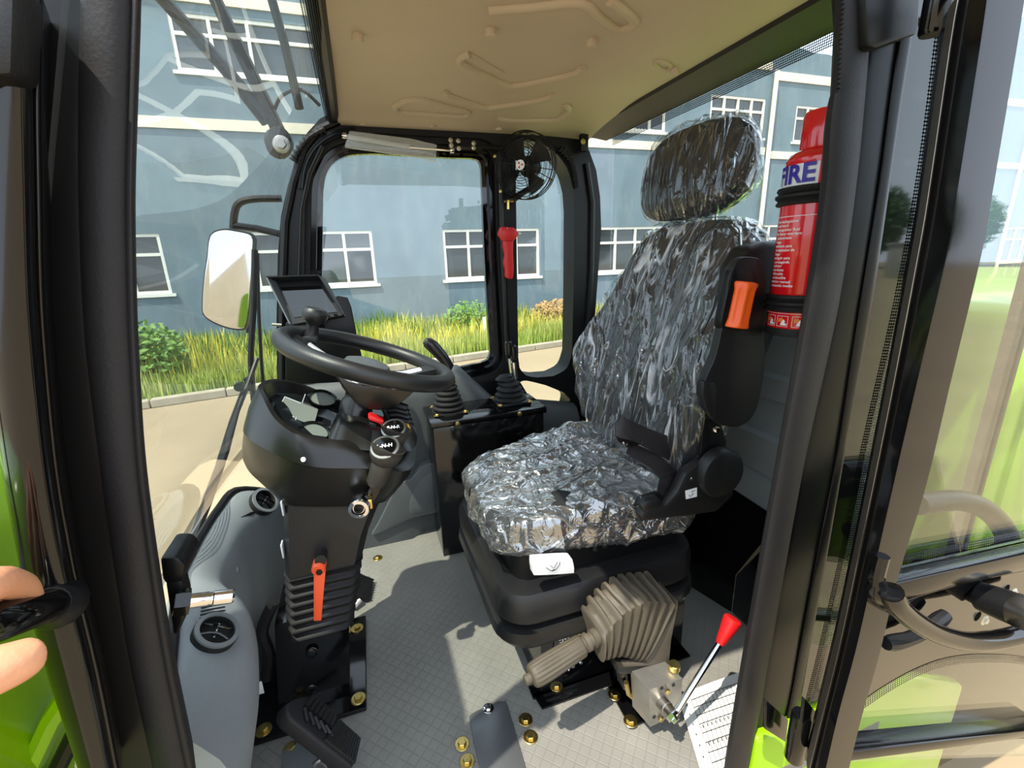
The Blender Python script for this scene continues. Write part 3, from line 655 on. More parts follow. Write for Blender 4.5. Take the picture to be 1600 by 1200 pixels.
# rear door seal (B pillar)
YB = (-10, 150, 300, 480, 700, 850, 1000, 1100, 1215)
mkb = lambda xs: list(zip(xs, YB))
bL = mkb((1308, 1300, 1284, 1258, 1219, 1195, 1169, 1150, 1131)); bR = mkb((1365, 1352, 1337, 1310, 1262, 1231, 1206, 1190, 1167))
bs = obj('trim_7', band(bL, bR, .45, .05, .016), 'rubber', kind='structure', sharp=50)
obj('seal_sleeve', band([(1296, 152), (1290, 200), (1283, 300), (1257, 480), (1217, 700), (1148, 1100), (1129, 1215)], [(1352, 142), (1346, 200), (1337, 300), (1309, 480), (1261, 700), (1189, 1100), (1165, 1215)], .446, .05, .019), 'rubber', bs, sharp=50)
sb = MB()
for k in range(170):
    t = k / 169; i = min(int(t * 8), 7); f = t * 8 - i; a = lerp(bL[i][0], bL[i + 1][0], f); y = lerp(bL[i][1], bL[i + 1][1], f)
    sb.box(at(a + 8, y, y=.45) - DB * (.0115 if y < 150 else .0148), (.004, .004, .0022), .0006, 1)
obj('seal_beading', sb, 'rubber', bs, kind='stuff')
pL = mkb((1360, 1348, 1332, 1305, 1256, 1226, 1200, 1184, 1160)); pM = mkb((1415, 1392, 1372, 1343, 1309, 1280, 1252, 1234, 1205)); pR = mkb((1437, 1411, 1389, 1362, 1322, 1296, 1268, 1250, 1222))
qR = mkb((1492, 1472, 1450, 1416, 1366, 1336, 1302, 1277, 1248))
bp = obj('trim_8', band(pL, [(a + 2, b) for a, b in pM], .462, .10, .006), 'black_dull', kind='structure', sharp=40)
obj('pillar_edge', band(pM, pR, .458, .05, .004), 'black_dull', bp, sharp=40)
obj('hinge_cover', MB().prism(ats([(1352, -40), (1442, -40), (1436, 52), (1405, 62), (1370, 75), (1356, 72)], y=.43), (0, .04, 0), .004), 'black_satin', bp)
q = obj('window_6', band(pR, [(a - 12, b) for a, b in qR], .46, .006, .0), 'frit', kind='structure', sharp=None)
sp = [ats([(a - 13, b) for a, b in smooth_px(qR, 4)], y=.456), ats([(a - 1, b) for a, b in smooth_px(qR, 4)], y=.456)]
m2 = MATS['frit_dots'].copy(); m2.name = 'frit_pale_dots'; MATS['frit_pale_dots'] = m2
nt = m2.node_tree
for n_ in nt.nodes:
    if n_.type == 'BSDF_TRANSPARENT': tr = n_
d_ = nt.nodes.new('ShaderNodeBsdfDiffuse'); d_.inputs[0].default_value = lin((206, 222, 205)); mixn = [n_ for n_ in nt.nodes if n_.type == 'MIX_SHADER'][0]; nt.links.new(d_.outputs[0], mixn.inputs[2])
frit_strip('glass_dots', sp[0], sp[1], q, 'frit_dots')
a_ = at(1470, 40, y=.462); b_ = at(1290, 1020, y=.462)
obj('window_7', MB().prism([(a_.x + .004, .464, 1.33), (1.10, .464, 1.33), (1.10, .464, .12), (b_.x + .004, .464, .12)], (0, .004, 0)), 'glass', kind='structure', sharp=None)
# far corner post of the side glass, seen through the door
obj('trim_9', MB().span((1.10, .462, -.05), (1.118, .49, 1.38), .004), 'black_satin', kind='structure')
# ---- green bodywork
rb = empty('engine_hood', (1.9, 1.05, -.5), 'bright green engine hood behind the cab, seen through the open door glass', 'hood')
obj('cover', MB().span((1.18, .50, -.02), (2.9, 1.65, .83), .05, 4), 'green_paint', rb)
obj('side_panel', MB().span((1.26, .488, .08), (2.8, .52, .70), .012), 'green_paint', rb)
obj('skirt', MB().span((1.2, .52, -.5), (2.9, 1.63, -.02), .01), 'black_satin', rb)
sf = empty('side_skirt', (.8, .5, -.7), 'bright green body skirt below the rear door seal', 'body panel')
obj('panel', MB().prism([(.585, .44, .10), (.585, .44, -.7), (1.2, .44, -.7), (1.2, .44, -.02), (1.0, .44, .08)], (0, .03, 0), .01, 3), 'green_paint', sf)
obj('step', MB().span((.6, .40, -.72), (1.15, .62, -.68), .01), 'black_satin', sf)
ff = empty('front_fender', (-.7, .38, -.5), 'bright green front fender outside the left door pillar, behind the hand', 'fender')
obj('panel', MB().prism([(-1.3, .20, .60), (-1.2, .20, .70), (-.44, .20, .76), (-.40, .20, .70), (-.40, .20, -.5), (-1.3, .20, -.5)], (0, .48, 0), .03, 4), 'green_paint', ff)
obj('flange', MB().tube(ats([(40, 1215), (85, 1120), (112, 1080)], y=.53), .012, 8), 'green_paint', ff)
obj('lower_rail', MB().tube(ats([(78, 1225), (105, 1170), (125, 1130)], y=.52), .009, 8), 'black_satin', ff)
# ---- the open door, folded back along the side
YD = (-10, 72, 300, 400, 600, 760, 900, 1017, 1120, 1215)
mkd = lambda xs: list(zip(xs, YD))
dL = mkd((1498, 1484, 1451, 1434, 1396, 1364, 1335, 1310, 1285, 1262)); dM = mkd((1548, 1536, 1500, 1483, 1436, 1399, 1367, 1340, 1312, 1290)); dR = mkd((1600, 1587, 1549, 1531, 1483, 1445, 1402, 1374, 1345, 1322))
do = empty('door_1', at(1290, 1150, y=.33), 'open glazed cab door with black frame, folded back at the right edge', 'door'); do['kind'] = 'structure'
for k_ in ('label', 'category'): 
    if k_ in do: del do[k_]
def twoface(Lp, Mp, Rp, yl, ym, yr, back):
    A = smooth_path(ats(Lp, y=yl), 4); B = smooth_path(ats(Mp, y=ym), 4); C = smooth_path(ats(Rp, y=yr), 4)
    return MB().loft([[a, a.lerp(b, .06) + V((0, -.002, 0)), b + V((-.002, .001, 0)), b + V((.002, .001, 0)), c + V((-.002, -.002, 0)), c, c + DB * back, a + DB * back] for a, b, c in zip(A, B, C)])
obj('frame', twoface(dL, dM, dR, .325, .295, .30, .05), 'door_paint', do, sharp=25)
obj('edge_strip', band([(a - 1, b) for a, b in dL], [(a + 3, b) for a, b in dL], .322, .03, .002), 'steel', do)
DY = .325
obj('frame', MB().tube([at(1545, -70, y=.315), at(2000, -196, y=.315), at(1650, 1190, y=.315)], .018, 8), 'black_paint', do)
obj('door_glass', MB().prism(ats([(1560, -60), (1990, -180), (1640, 1180), (1330, 1190), (1400, 900)], y=DY), (0, .005, 0)), 'glass', do, sharp=None)
arch = smooth_px([(1340, 1102), (1380, 1074), (1430, 1046), (1480, 1028), (1540, 1022), (1620, 1030), (1760, 1070)], 4)
obj('glass_border', MB().prism(ats([(1408, 888), (1500, 868), (1760, 810), (1760, 1070)] + arch[::-1], y=DY - .003), (0, .004, 0)), 'frit', do, sharp=None)
A = ats(arch, y=DY - .004); B = ats([(a, b + 13) for a, b in arch], y=DY - .004); frit_strip('glass_dots', A, B, do)
A = ats([(1410, 884), (1500, 864), (1760, 806)], y=DY - .004); B = ats([(1412, 866), (1500, 848), (1760, 794)], y=DY - .004); frit_strip('glass_dots', A, B, do)
A = ats(smooth_px(dR, 4), y=DY - .004); B = ats([(a + 9, b) for a, b in smooth_px(dR, 4)], y=DY - .004)
obj('cross_bar', MB().prism(ats([(1392, 915), (1500, 889), (1760, 830), (1760, 860), (1500, 916), (1392, 948)], y=.296), (0, .022, 0), .004), 'black_paint', do)
obj('bottom_rail', MB().prism(ats([(1326, 1176), (1640, 1138), (1640, 1150), (1324, 1192)], y=.30), (0, .03, 0), .004), 'black_paint', do)
h = obj('grab_handle', MB().tube(smooth_path(ats([(1392, 925), (1402, 946), (1432, 972), (1475, 994), (1530, 1003), (1600, 990), (1680, 962)], y=.272), 5), .0125, 14), 'black_paint', do)
obj('handle_bracket', MB().tube(smooth_path(ats([(1378, 868), (1370, 905), (1380, 930), (1397, 944)], y=.285), 4), [.008] * 6 + [.013] * 7, 10), 'black_paint', h)
obj('latch_lever', MB().tube(smooth_path(ats([(1384, 1006), (1430, 994), (1478, 960)], y=.306), 4), [.008, .010, .010, .009, .009, .009, .010, .010, .008], 10), 'black_plastic', do)
a = at(1515, 925, y=.33); b = at(1600, 957, y=.27)
lk = obj('lock', MB().lathe([(0, 0), (.014, 0), (.016, .012), (.021, .014), (.023, .04), (.023, .052), (0, .052)], a, b - a, 20), 'black_plastic', do)
obj('barrel', MB().lathe([(.0235, .052), (.024, .056), (.024, .075), (.019, .078), (.015, .074), (0, .074)], a, b - a, 20), 'steel', lk)
for px, py in ((1583, 926), (1538, 969)): obj('screw', MB().hexbolt(at(px, py, y=.318), (0, -1, 0), .005), 'cream', do)
obj('outside_handle', MB().tube(smooth_path(ats([(1432, 788), (1500, 782), (1545, 800), (1572, 835), (1566, 862), (1500, 884), (1440, 890)], y=.40), 5), .017, 12), 'black_satin', do)
hg = obj('hinge', MB().lathe([(0, 0), (.0125, 0), (.014, .003), (.014, .09), (.0125, .094), (0, .094)], at(1240, 1185, y=.37), (0, 0, 1), 16), 'black_paint', do)
obj('hinge_leaf', MB().prism(ats([(1258, 1092), (1298, 1140), (1290, 1215), (1248, 1180)], y=.36), (0, .006, 0), .001), 'black_paint', hg)
obj('hinge_leaf', MB().prism(ats([(1198, 1095), (1232, 1125), (1228, 1160), (1196, 1140)], y=.40), (0, .006, 0), .001), 'black_paint', hg)
obj('hinge', MB().lathe([(0, 0), (.011, 0), (.013, .004), (.013, .12), (0, .12)], at(1456, 55, y=.40), (0, 0, 1), 16), 'black_paint', do)
# ---- grab rail on the pillar and the hand that holds it
hr = empty('grab_rail', at(60, 960, y=.39), 'black tubular grab rail beside the door pillar, held by a hand', 'handle')
rp = [at(84, 944, y=.40), at(62, 951, y=.375), at(10, 968, y=.335), at(-60, 992, y=.315), at(-140, 1050, y=.305), at(-180, 1200, y=.305)]
obj('tube', MB().tube(smooth_path(rp, 5), .0125, 16), 'black_paint', hr)
obj('weld_foot', MB().lathe([(.020, -.006), (.018, .002), (.0145, .008), (.013, .012)], at(86, 943, y=.402), at(62, 951, y=.375) - at(84, 944, y=.40), 16), 'black_satin', hr)
def skinned(name, verts, edges, radii, m, parent=None, root=0, sub=2, **kw):
    me = bpy.data.meshes.new(name); me.from_pydata(verts, edges, []); o = bpy.data.objects.new(name, me); COL.objects.link(o)
    md = o.modifiers.new('s', 'SKIN'); md.branch_smoothing = 0.6
    for i, r in enumerate(radii):
        me.skin_vertices[0].data[i].radius = (r, r) if not isinstance(r, tuple) else r
        me.skin_vertices[0].data[i].use_root = (i == root)
    s2 = o.modifiers.new('d', 'SUBSURF'); s2.levels = sub; s2.render_levels = sub
    bpy.context.view_layer.update()
    ev = o.evaluated_get(bpy.context.evaluated_depsgraph_get()); nm = bpy.data.meshes.new_from_object(ev)
    mb = MB(); mb.v = [v.co.copy() for v in nm.vertices]; mb.f = [tuple(p.vertices) for p in nm.polygons]
    bpy.data.objects.remove(o); bpy.data.meshes.remove(me); bpy.data.meshes.remove(nm)
    return obj(name, mb, m, parent, sharp=180, **kw)
H = lambda px, py, y: at(px, py, y=y)
vs = []; es = []; rs = []
def chain(pts, root=None):
    prev = root
    for p, r in pts:
        vs.append(p); rs.append(r); i = len(vs) - 1
        if prev is not None: es.append((prev, i))
        prev = i
    return prev
chain([(H(-560, 1230, .27), .026), (H(-380, 1150, .275), .023), (H(-210, 1065, .285), .026), (H(-48, 980, .292), .019)])
K = 3
chain([(H(-50, 930, .305), .0125), (H(0, 908, .328), .0108), (H(36, 918, .355), .0095), (H(52, 952, .375), .008)], K)      # index over the rail
chain([(H(-110, 925, .318), .0125), (H(-62, 900, .345), .0105), (H(-25, 920, .37), .0095), (H(-6, 965, .38), .008)], K)   # middle
chain([(H(-170, 945, .32), .012), (H(-130, 915, .35), .010), (H(-100, 945, .375), .009), (H(-85, 990, .38), .0078)], K)    # ring
chain([(H(-230, 985, .325), .011), (H(-205, 960, .35), .009), (H(-175, 985, .37), .008), (H(-160, 1025, .375), .007)], K)   # little
chain([(H(-100, 1070, .276), .017), (H(-42, 1060, .272), .0152), (H(16, 1040, .28), .0132), (H(50, 1024, .288), .0115), (H(62, 1019, .291), .0085)], 2)   # thumb
pe = skinned('person', vs, es, rs, 'skin', root=0, label='bare hand of a person gripping the black rail at the lower left edge', cat='person')
mat('steel_grey', (120, 124, 126), 0.35, 0.3)
# ================================================================ FRONT: dash, column, wheel
# grey moulded front trim below the windscreen
ft = empty('front_trim', (-.33, .9, 0), 'moulded grey plastic trim curving under the windscreen, with a round air vent', 'trim')
stn = []; OUTL = []
for y, o_, i_ in ((.50, (266, 1150), (366, 1215)), (.56, (268, 1110), (384, 1160)), (.63, (270, 1060), (398, 1100)), (.70, (275, 1005), (400, 1035)), (.76, (280, 950), (396, 985)), (.80, (284, 922), (382, 942)), (.835, (288, 897), (353, 916)),
                (.92, (305, 862), (359, 888)), (1.0, (322, 832), (372, 852)), (1.08, (345, 797), (394, 822)), (1.14, (372, 768), (431, 803)), (1.2, (425, 770), (480, 800))):
    O = at(*o_, y=y); I = at(*i_, y=y); OUTL.append(O); c = []
    T_ = O.lerp(I, .5); pod = .5 < y < .82
    c = [(O.x - .05, 0), (O.x - .05, O.z - .08), (O.x - .02, O.z - .015), (O.x, O.z), (lerp(O.x, I.x, .22), lerp(O.z, I.z, .12) + .006), (lerp(O.x, I.x, .5), lerp(O.z, I.z, .42) + .010), (lerp(O.x, I.x, .8), lerp(O.z, I.z, .72) + .010), (lerp(O.x, I.x, .96), lerp(O.z, I.z, .94) + .004), (I.x + .002, I.z - .015), (lerp(I.x, -.30, .4), I.z * .55), (lerp(I.x, -.31, .9), I.z * .15), (min(I.x, -.315) if y < .9 else I.x - .01, 0)]
    stn.append([V((a, y, max(b, 0))) for a, b in c])
sm = []
for k in range(len(stn[0])):
    sm.append(smooth_path([s[k] for s in stn], 5))
rings = [[sm[k][i] for k in range(len(sm))] for i in range(len(sm[0]))]
ftb = obj('body', MB().loft(rings), 'grey_trim', ft, sharp=50)
def vent(cx, cy, zs, r, parent, tilt, rx=1.0):
    n = V(tilt).normalized(); c = at(cx, cy, y=zs) if not isinstance(cx, V) else cx
    b = obj('air_vent', MB().lathe([(r, -.004), (r * 1.02, .009), (r * .97, .013), (r * .8, .014), (r * .74, .009), (r * .74, .002), (0, .002)], c, n, 32), 'black_ink', parent)
    obj('bezel', MB().lathe([(r * 1.0, .010), (r * .99, .0142), (r * .80, .0152), (r * .77, .011)], c, n, 32, False), 'steel_grey', b)
    u = n.orthogonal().normalized(); u = (V((0, 1, 0)) - n * n.y).normalized(); w_ = n.cross(u)
    for k in (-.28, .28):
        f = MB().tube(smooth_path([c + u * r * k * 1.1 - w_ * r * .68 + n * .008, c + u * r * k * .7 + n * .013, c + u * r * k * 1.1 + w_ * r * .68 + n * .008], 4), .0022, 6); obj('blade', f, 'black_paint', b)
    obj('blade', MB().tube([c - u * r * .4 + n * .009, c + u * r * .4 + n * .009], .002, 6), 'steel', b)
    return b
q, n = hit(334, 994, ftb); vent(q + n * .002, 0, 0, .033, ft, n)
q, n = hit(410, 786, ftb); vent(q + n * .002, 0, 0, .033, ft, n)
for k in range(6):
    pts = [(311 + k * .8, 972 - k * 5.4), (330 + k * .5, 968 - k * 5.4), (351, 965 - k * 5.5)]
    obj('grille_slot', MB().tube([hit(a, b, ftb)[0] for a, b in pts], .0016, 6), 'black_ink', ft)
for k in range(4):
    pts = [(377 + k * 4, 808 - k * 2), (394 + k * 3, 804 - k * 2)]
    obj('grille_slot', MB().tube([hit(a, b, ftb)[0] for a, b in pts], .0012, 6), 'black_ink', ft)
q, n = hit(371, 890, ftb); obj('screw', MB().lathe([(.007, 0), (.006, .003), (0, .003)], q, n, 12), 'grey_panel', ft)
obj('windscreen_seal', MB().tube(smooth_path([o + V((-.004, 0, .004)) for o in OUTL], 4), .0085, 8), 'rubber', ft)

# steering column
col = empty('steering_column', (-.18, .97, 0), 'black steering column and dash pod with cluster, pleated boot and bolted foot', 'steering column')
def ring(pts, n=5): return smooth_path([at(a, b, y=y) for a, b, y in pts], n, True)
rim = [(404, 602, .99), (411, 622, .95), (430, 655, .90), (465, 680, .875), (505, 690, .87), (545, 694, .87), (578, 692, .90), (584, 660, .98), (562, 638, 1.06), (527, 623, 1.10), (475, 601, 1.10), (430, 592, 1.06)]
seam = [(380, 668, .99), (390, 686, .93), (424, 707, .885), (465, 724, .86), (505, 731, .85), (570, 732, .85), (640, 734, .87), (650, 690, .98), (640, 662, 1.08), (545, 660, 1.13), (470, 640, 1.13), (400, 636, 1.10)]
low = [(378, 700, .99), (386, 732, .94), (410, 755, .90), (440, 766, .875), (495, 772, .87), (570, 770, .87), (634, 748, .89), (642, 720, .98), (630, 700, 1.06), (545, 700, 1.10), (470, 690, 1.10), (402, 676, 1.07)]
fl_ = [(440, 780, .99), (442, 785, .96), (444, 788, .92), (450, 790, .885), (500, 792, .88), (560, 790, .88), (606, 782, .90), (610, 760, .97), (600, 750, 1.04), (545, 745, 1.06), (480, 745, 1.06), (445, 760, 1.04)]
R0, R1, R2, R3 = ring(rim), ring(seam), ring(low), ring(fl_)
cen = lambda R: sum(R, V((0, 0, 0))) / len(R)
c0 = cen(R0)
inn = [p.lerp(c0, .09) + V((0, 0, .002)) for p in R0]; deep = [p.lerp(c0, .13) + V((0, 0, -.022)) for p in R0]
mid = [a.lerp(b, .5) + (a.lerp(b, .5) - c0) * .03 for a, b in zip(R0, R1)]
obj('upper_shell', MB().loft([deep, inn, R0, mid, R1], cap=False), 'black_gloss_plastic', col, sharp=50)
obj('lower_shell', MB().loft([[p.lerp(cen(R1), .012) for p in R1], R2, [a.lerp(b, .6) for a, b in zip(R2, R3)], R3], cap=True), 'black_gloss_plastic', col, sharp=60)
cl = obj('instrument_cluster', MB().loft([deep, [p + V((0, 0, -.004)) for p in deep]], cap=True), 'dash_gloss', col, sharp=None)
fz = V((0, 0, 0)); pn = (deep[12] - deep[0]).cross(deep[24] - deep[0]).normalized()
if pn.z < 0: pn = -pn
dc = cen(deep)
def on_d(px, py, off=.002):
    d = at(px, py, y=1.0) - CAMP; t = (dc + pn * off - CAMP).dot(pn) / d.dot(pn); return CAMP + d * t
quad = lambda pts, m, nm, off=.002, par=cl: obj(nm, MB().prism([on_d(a, b, off) for a, b in pts], pn * .0008), m, par, sharp=None)
quad([(434, 640), (446, 620), (497, 640), (490, 666), (455, 652)], 'lcd', 'display')
for pts in ([(433, 643), (445, 620)], [(445, 620), (470, 630)], [(472, 630), (477, 616)], [(433, 643), (460, 652)], [(458, 668), (463, 652)]):
    obj('trim_line', MB().tube([on_d(a, b, .003) for a, b in pts], .0009, 5), 'silver_plastic', cl)
for px, py in ((503, 626), (490, 678)):
    gq = obj('gauge', MB().lathe([(.030, 0), (.031, .008), (.0275, .009), (.026, .003), (0, .003)], on_d(px, py, 0), pn, 28), 'black_paint', cl)
    obj('gauge_face', MB().lathe([(.0262, .0032), (.0, .0036)], on_d(px, py, 0), pn, 28), 'lcd', gq)
hb0 = [(515, 690, .885), (560, 702, .87), (610, 706, .868), (645, 702, .89), (650, 676, 1.0), (625, 656, 1.08), (565, 645, 1.10), (526, 652, 1.03)]
hb1 = [(528, 662, .92), (560, 668, .90), (598, 674, .895), (634, 676, .92), (640, 662, 1.0), (618, 648, 1.05), (566, 638, 1.06), (533, 645, 1.0)]
hb2 = [(537, 655, .935), (560, 660, .92), (590, 666, .92), (614, 664, .945), (616, 652, 1.0), (598, 644, 1.03), (566, 637, 1.03), (543, 642, .99)]
obj('column_shroud', MB().loft([ring(hb0), ring(hb1), ring(hb2)]), 'black_gloss_plastic', col, sharp=45)
sw = V((0.005, 1.0, .752)); tilt = math.radians(20); wn_ = V((math.sin(tilt), 0, math.cos(tilt)))
hubc = sw - wn_ * .075
obj('column_neck', MB().lathe([(.042, -.10), (.036, -.05), (.034, -.018), (.030, -.012), (.030, .0), (0, 0)], hubc - wn_ * .01, wn_, 28), 'black_gloss_plastic', col)
obj('screw', MB().lathe([(.005, 0), (.004, .003), (0, .0035)], at(474, 718, y=.858), (-.1, -1, .2), 10), 'white_plastic', col)
# body of the column
def csec(l, r, y0, y1, grow=0):
    a = at(*l, y=y0); b = at(*r, y=y0); c = (b.x - a.x) * .10; z = (a.z + b.z) / 2
    g_ = grow
    return [V((a.x - g_, y0 + .025, z)), V((a.x + .012 - g_ * .5, y0 - g_, z)), V((b.x - c, y0 - g_, z)), V((b.x + g_, y0 + .022, z)), V((b.x + g_, y1, z)), V((b.x - c, y1 + .02, z)), V((a.x + .012, y1 + .02, z)), V((a.x - g_, y1, z))]
obj('column_body', MB().loft([csec((437, 760), (614, 772), .885, 1.05), csec((437, 800), (598, 800), .88, 1.05), csec((439, 850), (578, 845), .875, 1.05), csec((441, 900), (566, 893), .87, 1.05)]), 'black_plastic', col, sharp=40)
pr_ = []
for k in range(85):
    t = k / 84; g_ = .0035 * math.cos(t * 7 * 2 * math.pi); pr_.append(csec((lerp(441, 447, t), lerp(900, 1000, t)), (lerp(566, 552, t), lerp(892, 984, t)), .868, 1.045, g_))
obj('pleated_boot', MB().loft(pr_), 'rubber', col, sharp=80)
obj('pedestal', MB().loft([[V((-.245, .885, .235)), V((-.10, .885, .235)), V((-.10, 1.04, .235)), V((-.245, 1.04, .235))], [V((-.27, .87, .0)), V((-.125, .87, .0)), V((-.125, 1.05, 0)), V((-.27, 1.05, 0))]]), 'black_paint', col, sharp=30)
for px, py in ((487, 1020), (487, 1078)): obj('access_hole', MB().lathe([(.0, 0), (.012, 0), (.013, .001), (.011, .002), (0, .001)], at(px, py, y=.874), (0, -1, .1), 16), 'black_paint', col)
obj('foot_plate', MB().prism([(-.335, .83, .001), (-.09, .83, .001), (-.085, 1.11, .001), (-.30, 1.11, .001)], (0, 0, .012), .003), 'black_paint', col)
for px, py in ((412, 1141), (560, 1092), (558, 982)): obj('bolt', MB().hexbolt(at(px, py, z=.013), (0, 0, 1), .0095), 'zinc', col)
for px, py in ((442, 792), (442, 858)): obj('slot', MB().box(at(px, py, y=.893), (.003, .02, .03), .001), 'silver_plastic', col)
obj('tag', MB().box(at(406, 1075, y=.86), (.012, .002, .03), .0005), 'white_plastic', col)
obj('wiring_loom', MB().tube(smooth_path(ats([(428, 940), (410, 985), (420, 1020), (416, 1060)], y=.92), 4), .012, 8), 'rubber', col)
# rocker switches
for k in range(5):
    a = at(600 + k * 3.4, 634 + k * 7.2, y=1.0); b = at(636 + k * 2.2, 638 + k * 7.2, y=.985)
    obj('rocker_switch', MB().tube([a, a.lerp(b, .5) + V((0, 0, .005)), b], [.009, .011, .009], 8), 'black_plastic', col)
obj('switch_bezel', MB().prism(ats([(593, 634), (598, 630), (618, 672), (612, 676)], y=.985), (0, .03, 0), .002), 'black_satin', col)
rs_ = obj('hazard_switch', MB().prism(ats([(575, 653), (579, 650), (600, 658), (597, 667), (592, 662), (577, 657)], y=.915), (0, .03, 0), .002), 'red_plastic', col, label='red rocker')
obj('toggle', MB().prism(ats([(577, 659), (591, 664), (590, 673), (577, 668)], y=.918), (0, .02, 0), .001), 'black_paint', rs_)
obj('marked_switch', MB().prism(ats([(628, 663), (640, 665), (643, 675), (633, 677)], y=.95), (0, .015, 0), .0015), 'yellow', col, label='yellow rocker')
# orange tilt lever
ol_ = obj('tilt_lever', MB().lathe([(0, -.004), (.012, -.004), (.013, .0), (.013, .022), (.011, .025), (0, .025)], at(500, 878, y=.858), (-.1, -1, -.1), 20), 'orange_red', col, label='orange tilt lever')
obj('lever_blade', MB().prism(ats([(490, 890), (509, 890), (502, 970), (490, 971)], y=.838), (0, .007, 0), .0015), 'orange_red', ol_)
obj('bolt', MB().hexbolt(at(499, 893, y=.834), (0, -1, 0), .006, False), 'black_satin', ol_)
obj('lever_shaft', MB().tube([at(503, 865, y=.87), at(501, 876, y=.84)], .011, 12), 'black_plastic', ol_)
# gear levers
def lever(name, knob, grip, y, txt, label, r):
    e = empty(name, at(*grip, y=y), label, 'lever', 'gear levers on the steering column')
    k = at(*knob, y=y); g0 = at(*grip, y=y - .0); ax = (k - g0).normalized()
    obj('grip', MB().lathe([(.015, 0), (.0185, .006), (.0205, (k - g0).length * .55), (.019, (k - g0).length * .85), (r, (k - g0).length), (r * 1.12, (k - g0).length + .012)], g0, ax, 24), 'knob_rubber', e)
    n = V((-.12, -.55, .95)).normalized()
    kb = obj('knob', MB().lathe([(.006, -r * 1.05), (r * .75, -r * .75), (r * 1.04, -r * .2), (r * 1.02, r * .3), (r * .86, r * .58)], k, n, 28), 'knob_rubber', e)
    obj('knob_ring', MB().lathe([(r * .90, r * .52), (r * .90, r * .63), (r * .78, r * .70), (r * .74, r * .62)], k, n, 28), 'aluminium', kb)
    obj('knob_cap', MB().lathe([(r * .77, r * .6), (r * .7, r * .68), (0, r * .72)], k, n, 28), 'black_paint', kb)
    xd = V((1, -.05, -.12)); xd = (xd - n * xd.dot(n)).normalized(); M = frame_M(k + n * (r * .735), xd, n.cross(xd))
    obj('lettering', text_mesh(txt, r * .37, M, .0002, bold=.0003), 'white_ink', kb, sharp=None)
    return e
lv = lever('gear_lever', (604, 707), (586, 758), .845, 'L-N-H', 'grey knobbed range lever marked L-N-H, nearer of two on the column', .0300)
obj('lever_arm', MB().prism(ats([(573, 775), (580, 752), (596, 748), (594, 768), (582, 790), (570, 788)], y=.85), (0, .012, 0), .002), 'black_paint', lv)
bq = at(561, 793, y=.83)
obj('pivot_ring', MB().lathe([(0, -.02), (.019, -.02), (.021, -.012), (.021, .004), (.019, .008), (.013, .009), (.011, .004), (0, .003)], bq, (-.15, -1, -.05), 28), 'chrome', lv)
obj('pivot_bolt', MB().lathe([(.0095, .003), (.009, .007), (.005, .0075), (.004, .004), (0, .004)], bq, (-.15, -1, -.05), 16), 'black_satin', lv)
obj('clamp', MB().box(at(577, 785, y=.84), (.012, .02, .022), .003), 'zinc', lv)
lever('gear_lever', (617, 677), (606, 722), .90, 'F-N-R', 'grey knobbed shuttle lever marked F-N-R, behind the range lever', .0275)

# steering wheel
swo = empty('steering_wheel', sw, 'black steering wheel with silver spoke inserts and a spinner knob', 'steering wheel')
u_ = V((math.cos(tilt), 0, -math.sin(tilt))); v_ = V((0, 1, 0)); RW = .173
cpt = lambda a, r, h=0: sw + u_ * (math.cos(a) * r) + v_ * (math.sin(a) * r) + wn_ * h
obj('rim', MB().tube([cpt(2 * math.pi * i / 72, RW) for i in range(72)], .0172, 16, True), 'wheel_rubber', swo)
obj('hub', MB().lathe([(.028, -.01), (.04, .0), (.058, .03), (.062, .045), (.055, .055), (.03, .06), (0, .061)], hubc, wn_, 32), 'black_gloss_plastic', swo)
obj('horn_cap', MB().lathe([(.05, .056), (.046, .064), (.03, .069), (0, .071)], hubc, wn_, 32), 'shaded_grey', swo)
for a in (math.radians(168), math.radians(18), math.radians(-82)):
    st = []; s2 = []
    d = u_ * math.cos(a) + v_ * math.sin(a); n_ = wn_.cross(d)
    for t, w_, h_ in ((.045, .034, -.035), (.085, .028, -.028), (.125, .024, -.012), (.160, .022, .0), (.176, .020, .002)):
        c = sw + d * t + wn_ * h_; st.append([c - n_ * w_ - wn_ * .010, c + n_ * w_ - wn_ * .010, c + n_ * w_ * .8 + wn_ * .005, c - n_ * w_ * .8 + wn_ * .005])
        if t < .15: s2.append([c - n_ * w_ * 1.06 - wn_ * .012, c - n_ * w_ * .25 + wn_ * .0085, c + n_ * w_ * .25 + wn_ * .0085, c + n_ * w_ * 1.06 - wn_ * .012])
    sp_ = obj('spoke', MB().loft(st), 'black_plastic', swo, sharp=50)
    obj('spoke_insert', MB().loft(s2), 'silver_plastic', sp_, sharp=40)
obj('hub_housing', MB().prism(ats(smooth_px([(518, 577), (540, 588), (580, 598), (625, 602), (652, 604), (632, 626), (606, 640), (575, 640), (556, 630), (536, 606)], 2, True), y=.945), (0, .09, 0), .006, 2), 'black_gloss_plastic', swo, sharp=40)
for pts in ([(531, 582), (563, 590), (562, 600), (545, 597), (535, 591)], [(588, 594), (612, 598), (608, 605), (588, 606)]): obj('hub_trim', MB().prism(ats(pts, y=.938), (0, .02, 0), .002), 'silver_plastic', swo)
kc = at(490, 490, y=1.07)
kb_ = cpt(math.radians(148), RW - .006)
kb_ = at(487, 520, y=1.075)
obj('spinner_knob', MB().lathe([(.016, -.012), (.014, .0), (.0125, .016), (.015, .022), (.023, .028), (.027, .038), (.0265, .047), (.021, .054), (.012, .056), (0, .0565)], kb_, wn_ + V((-.05, 0, 0)), 28), 'wheel_rubber', swo)
obj('knob_clamp', MB().box(kb_ - wn_ * .016, (.034, .046, .022), .006), 'black_plastic', swo)

